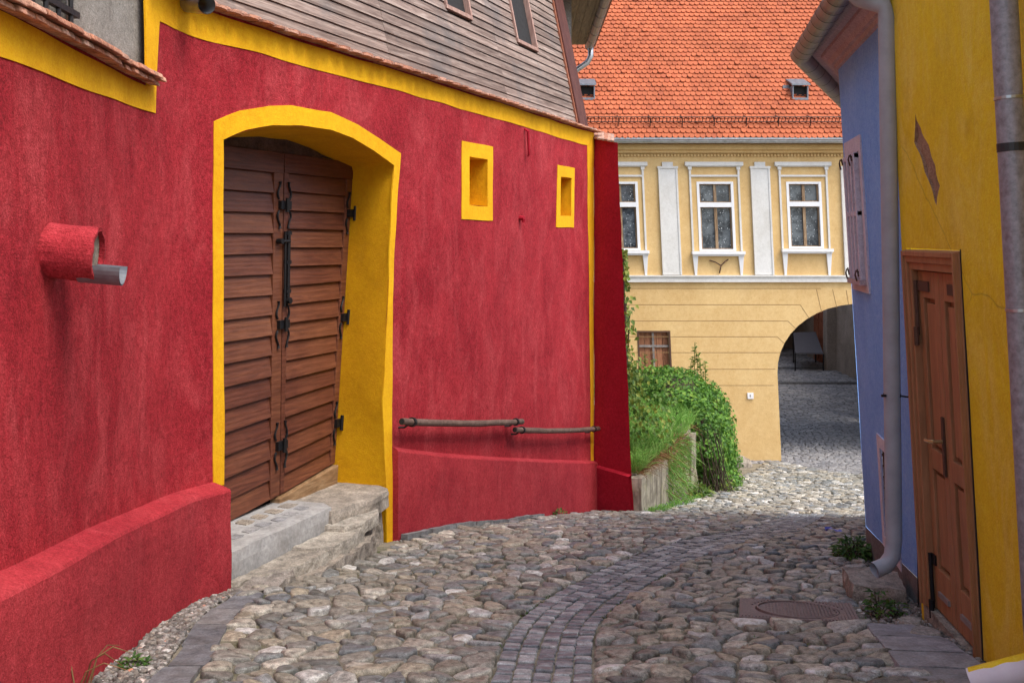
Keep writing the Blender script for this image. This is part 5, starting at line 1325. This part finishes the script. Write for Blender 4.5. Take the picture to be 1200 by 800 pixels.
for i in range(60):
    x = random.uniform(3.3, 3.7); d = random.uniform(17.6, 18.2); z0 = random.uniform(-4.0, -3.4); mb.tube([(x, d, z0), (x + .08, d - .06, z0 - .4), (x + random.uniform(0, .25), d - .05, G(x, d))], .007, 3)
mb.build('stems', 'stem', ib)
for i in range(7):   # upright shoots against the house
    x = (3.0, 3.12, 4.0, 4.12, 4.22, 4.3, 4.38)[i]; d = 22.5; z = -2.95; h = (.35, .25, .3, .62, .5, .35, .2)[i]; mb = MB()
    mb.tube([(x, d, z - .5), (x + .05 * math.sin(i), d, z + h * .5), (x + .1 * math.sin(i), d, z + h)], .008, 4)
    for k in range(26): t = k / 26; mb.leaf(Vector((x + .1 * t * math.sin(i), d, z - .3 + (h + .3) * t)), Vector((random.gauss(0, 1), random.gauss(0, 1), .3)), Vector((0, -.5, 1)), .1, .055)
    mb.build('shoot', 'ivy_light', ib)
cl = thing('climbing_ivy', 'young yellow green ivy climbing the far edge of the red buttress', 'climbing plant', (1.75, 15.2, -3.4))
mb = MB()
for i in range(1900):
    t = random.random() ** 1.35; z = -3.3 + 3.15 * (1 - t) if random.random() < .55 else random.uniform(-3.4, -1.9)
    wd = .02 + .07 * max(0, min(1, (-.3 - z) / 1.0)) + (.5 * max(0, (-1.75 - z)) ** 1.2)
    p = Vector((1.70 + min(abs(random.gauss(0, wd)), .8 * random.random() + .1), 15.2 + random.uniform(-.25, .6) + wd, z)); nn = Vector((.4, -.8, .5)); 
    if random.random() < .5 * (1 + noise.noise(p * 2.5)): mb.leaf(p, Vector((random.gauss(.2, .6), random.gauss(0, .5), -.8)), nn + Vector((random.gauss(0, .4), random.gauss(0, .4), random.gauss(0, .4))), .085 * random.uniform(.6, 1.2), .07)
mb.build('foliage', 'ivy_light', cl)
mb = MB()
for k in range(4): mb.tube([(1.72 + .03 * math.sin(k + t * 4) + .03 * k, 15.2 + .1 * k, -3.5 + t * (3.2 - .3 * k)) for t in np.linspace(0, 1, 10)], .012, 5)
mb.build('stems', 'stem', cl)
mb = MB()   # rubble at the corner of the sand coloured house
for i in range(16):
    x = random.uniform(4.6, 5.7); d = 24.5 + random.uniform(-.5, .3); z = G(x, d) + random.uniform(0, .75) * max(0, 1 - abs(x - 5.0) / .7); r_ = random.uniform(.1, .2)
    rough_prism(mb, [(x + r_ * 1.2 * math.cos(q), d + r_ * math.sin(q)) for q in np.linspace(0, 6.28, 7, endpoint=False)], z - .12, z + .12, .03, .1, 3, seed=i, bulge=.15, freq=5)
tag(mb.build('rubble', 'rubble'), 'heap of rubble stones at the foot of the sand coloured house', kind='stuff')
def weed(name, x, d, r_, h, n, L, label, mat='weed'):
    z = G(x, d); t = thing(name, label, 'plant', (x, d, z)); mb = MB(); ms = MB()
    for i in range(n):
        q = random.uniform(0, 6.28); rr = r_ * math.sqrt(random.random()); p = Vector((x + rr * math.cos(q), d + rr * math.sin(q), z + h * random.uniform(.1, 1) * (1 - .6 * (rr / r_) ** 2)))
        dv = Vector((math.cos(q) + random.gauss(0, .5), math.sin(q) + random.gauss(0, .5), random.uniform(-.3, .6))); mb.leaf(p, dv, Vector((random.gauss(0, .4), random.gauss(0, .4), 1)), L * random.uniform(.6, 1.3), L * .5)
        if i % 6 == 0: ms.tube([(x, d, z - .02), tuple(p)], .004, 3)
    mb.build('foliage', mat, t); ms.build('stems', 'stem', t)
weed('weed', 2.86, 8.35, .15, .2, 420, .055, 'round leafy weed growing at the foot of the blue house corner')
weed('weed', 2.33, 6.32, .07, .17, 70, .06, 'upright weed in the gravel between the manhole and the ochre wall')
weed('weed', 2.45, 6.36, .05, .1, 36, .05, 'low weed sprig against the foot of the ochre wall')
weed('weed', *SO(4.95, .27), .07, .06, 110, .035, 'small green weed in the gravel below the red plinth')
weed('weed', *SO(13.2, .12), .1, .09, 70, .05, 'tiny weed tuft at the foot of the red wall under the handrail')
weed('weed', 3.75, 18.0, .3, .2, 260, .09, 'bright low weed patch at the foot of the ivy bush', 'ivy_light')
weed('weed', 3.15, 16.9, .22, .22, 260, .1, 'broad leafed weed before the pale stone slab', 'ivy_light')
mb = MB()
mosspts = []
for i in range(2600):
    d = random.uniform(4.6, 13.5); s = random.choice((-1, 1)); x = bandx(d) + s * (BWID + abs(random.gauss(0, .03)))
    if noise.noise(Vector((x * 1.3, d * 1.3, 9))) < .12: continue
    z = G(x, d) - .012; dv = Vector((random.gauss(0, .6), random.gauss(0, .6), 1)).normalized(); mb.blade(Vector((x, d, z)), dv, random.uniform(.015, .045), .008, .3)
for i in range(2600):
    x = random.uniform(-.5, 3.2); d = random.uniform(5, 13)
    if not free(x, d) or noise.noise(Vector((x * .9, d * .9, 2))) < .22: continue
    mb.blade(Vector((x, d, G(x, d) - .012)), Vector((random.gauss(0, .6), random.gauss(0, .6), 1)).normalized(), random.uniform(.02, .05), .008, .3)
tag(mb.build('moss_grass', 'weed'), 'sparse short grass and moss in the joints of the paving', kind='stuff')
mb = MB()
for k in range(5):
    p = SO(4.4 + .05 * k, .18); z = G(*p); q = random.uniform(0, 6.28); h = random.uniform(.14, .24); ln = random.uniform(.1, .2)
    mb.tube([(p[0], p[1], z), (p[0] + ln * .3 * math.cos(q), p[1] + ln * .3 * math.sin(q), z + h * .8), (p[0] + ln * .7 * math.cos(q), p[1] + ln * .7 * math.sin(q), z + h), (p[0] + ln * 1.2 * math.cos(q), p[1] + ln * 1.2 * math.sin(q), z + h * .8)], [.004, .0035, .003, .0015], 4)
tag(mb.build('dry_stalks', 'dry', origin=(*SO(4.5, .18), -2.1)), 'few thin dry grass stalks growing before the near end of the red plinth', 'plant')

# ------------------------------------------------------------------ light, sky, camera
sc = bpy.context.scene
w = bpy.data.worlds.new('World'); sc.world = w; w.use_nodes = True
t = w.node_tree; bg = t.nodes['Background']
SUN_EL, SUN_AZ = R(58), Vector((.80, -.60))
sky = t.nodes.new('ShaderNodeTexSky'); sky.sky_type = 'NISHITA'; sky.sun_disc = False; sky.sun_elevation = SUN_EL
sky.sun_rotation = math.atan2(SUN_AZ.x, SUN_AZ.y); sky.dust_density = 3; sky.air_density = 1.0; sky.ozone_density = 1
hs = t.nodes.new('ShaderNodeHueSaturation'); hs.inputs['Saturation'].default_value = .7
t.links.new(sky.outputs[0], hs.inputs['Color']); t.links.new(hs.outputs[0], bg.inputs['Color']); bg.inputs['Strength'].default_value = .15
sl = bpy.data.lights.new('sun', 'SUN'); sl.energy = 1.0; sl.angle = R(28); sl.color = (1, .94, .85)
so = bpy.data.objects.new('sun', sl); C.objects.link(so); so.location = (8, -6, 14)
dirv = Vector((SUN_AZ.x * math.cos(SUN_EL), SUN_AZ.y * math.cos(SUN_EL), math.sin(SUN_EL)))
so.rotation_euler = dirv.to_track_quat('Z', 'Y').to_euler()
cam = bpy.data.cameras.new('camera'); cam.lens = 35.0; cam.sensor_width = 36.0; cam.shift_y = -.1; cam.clip_end = 2000; cam.clip_start = .05
co = bpy.data.objects.new('camera', cam); C.objects.link(co); co.location = (0, 0, 0); co.rotation_euler = (R(90), 0, 0); sc.camera = co
vs_ = sc.view_settings; vs_.view_transform = 'Standard'; vs_.look = 'None'; vs_.exposure = 1.3; vs_.gamma = 1; vs_.use_curve_mapping = False
sc.cycles.max_bounces = 8; sc.cycles.diffuse_bounces = 4
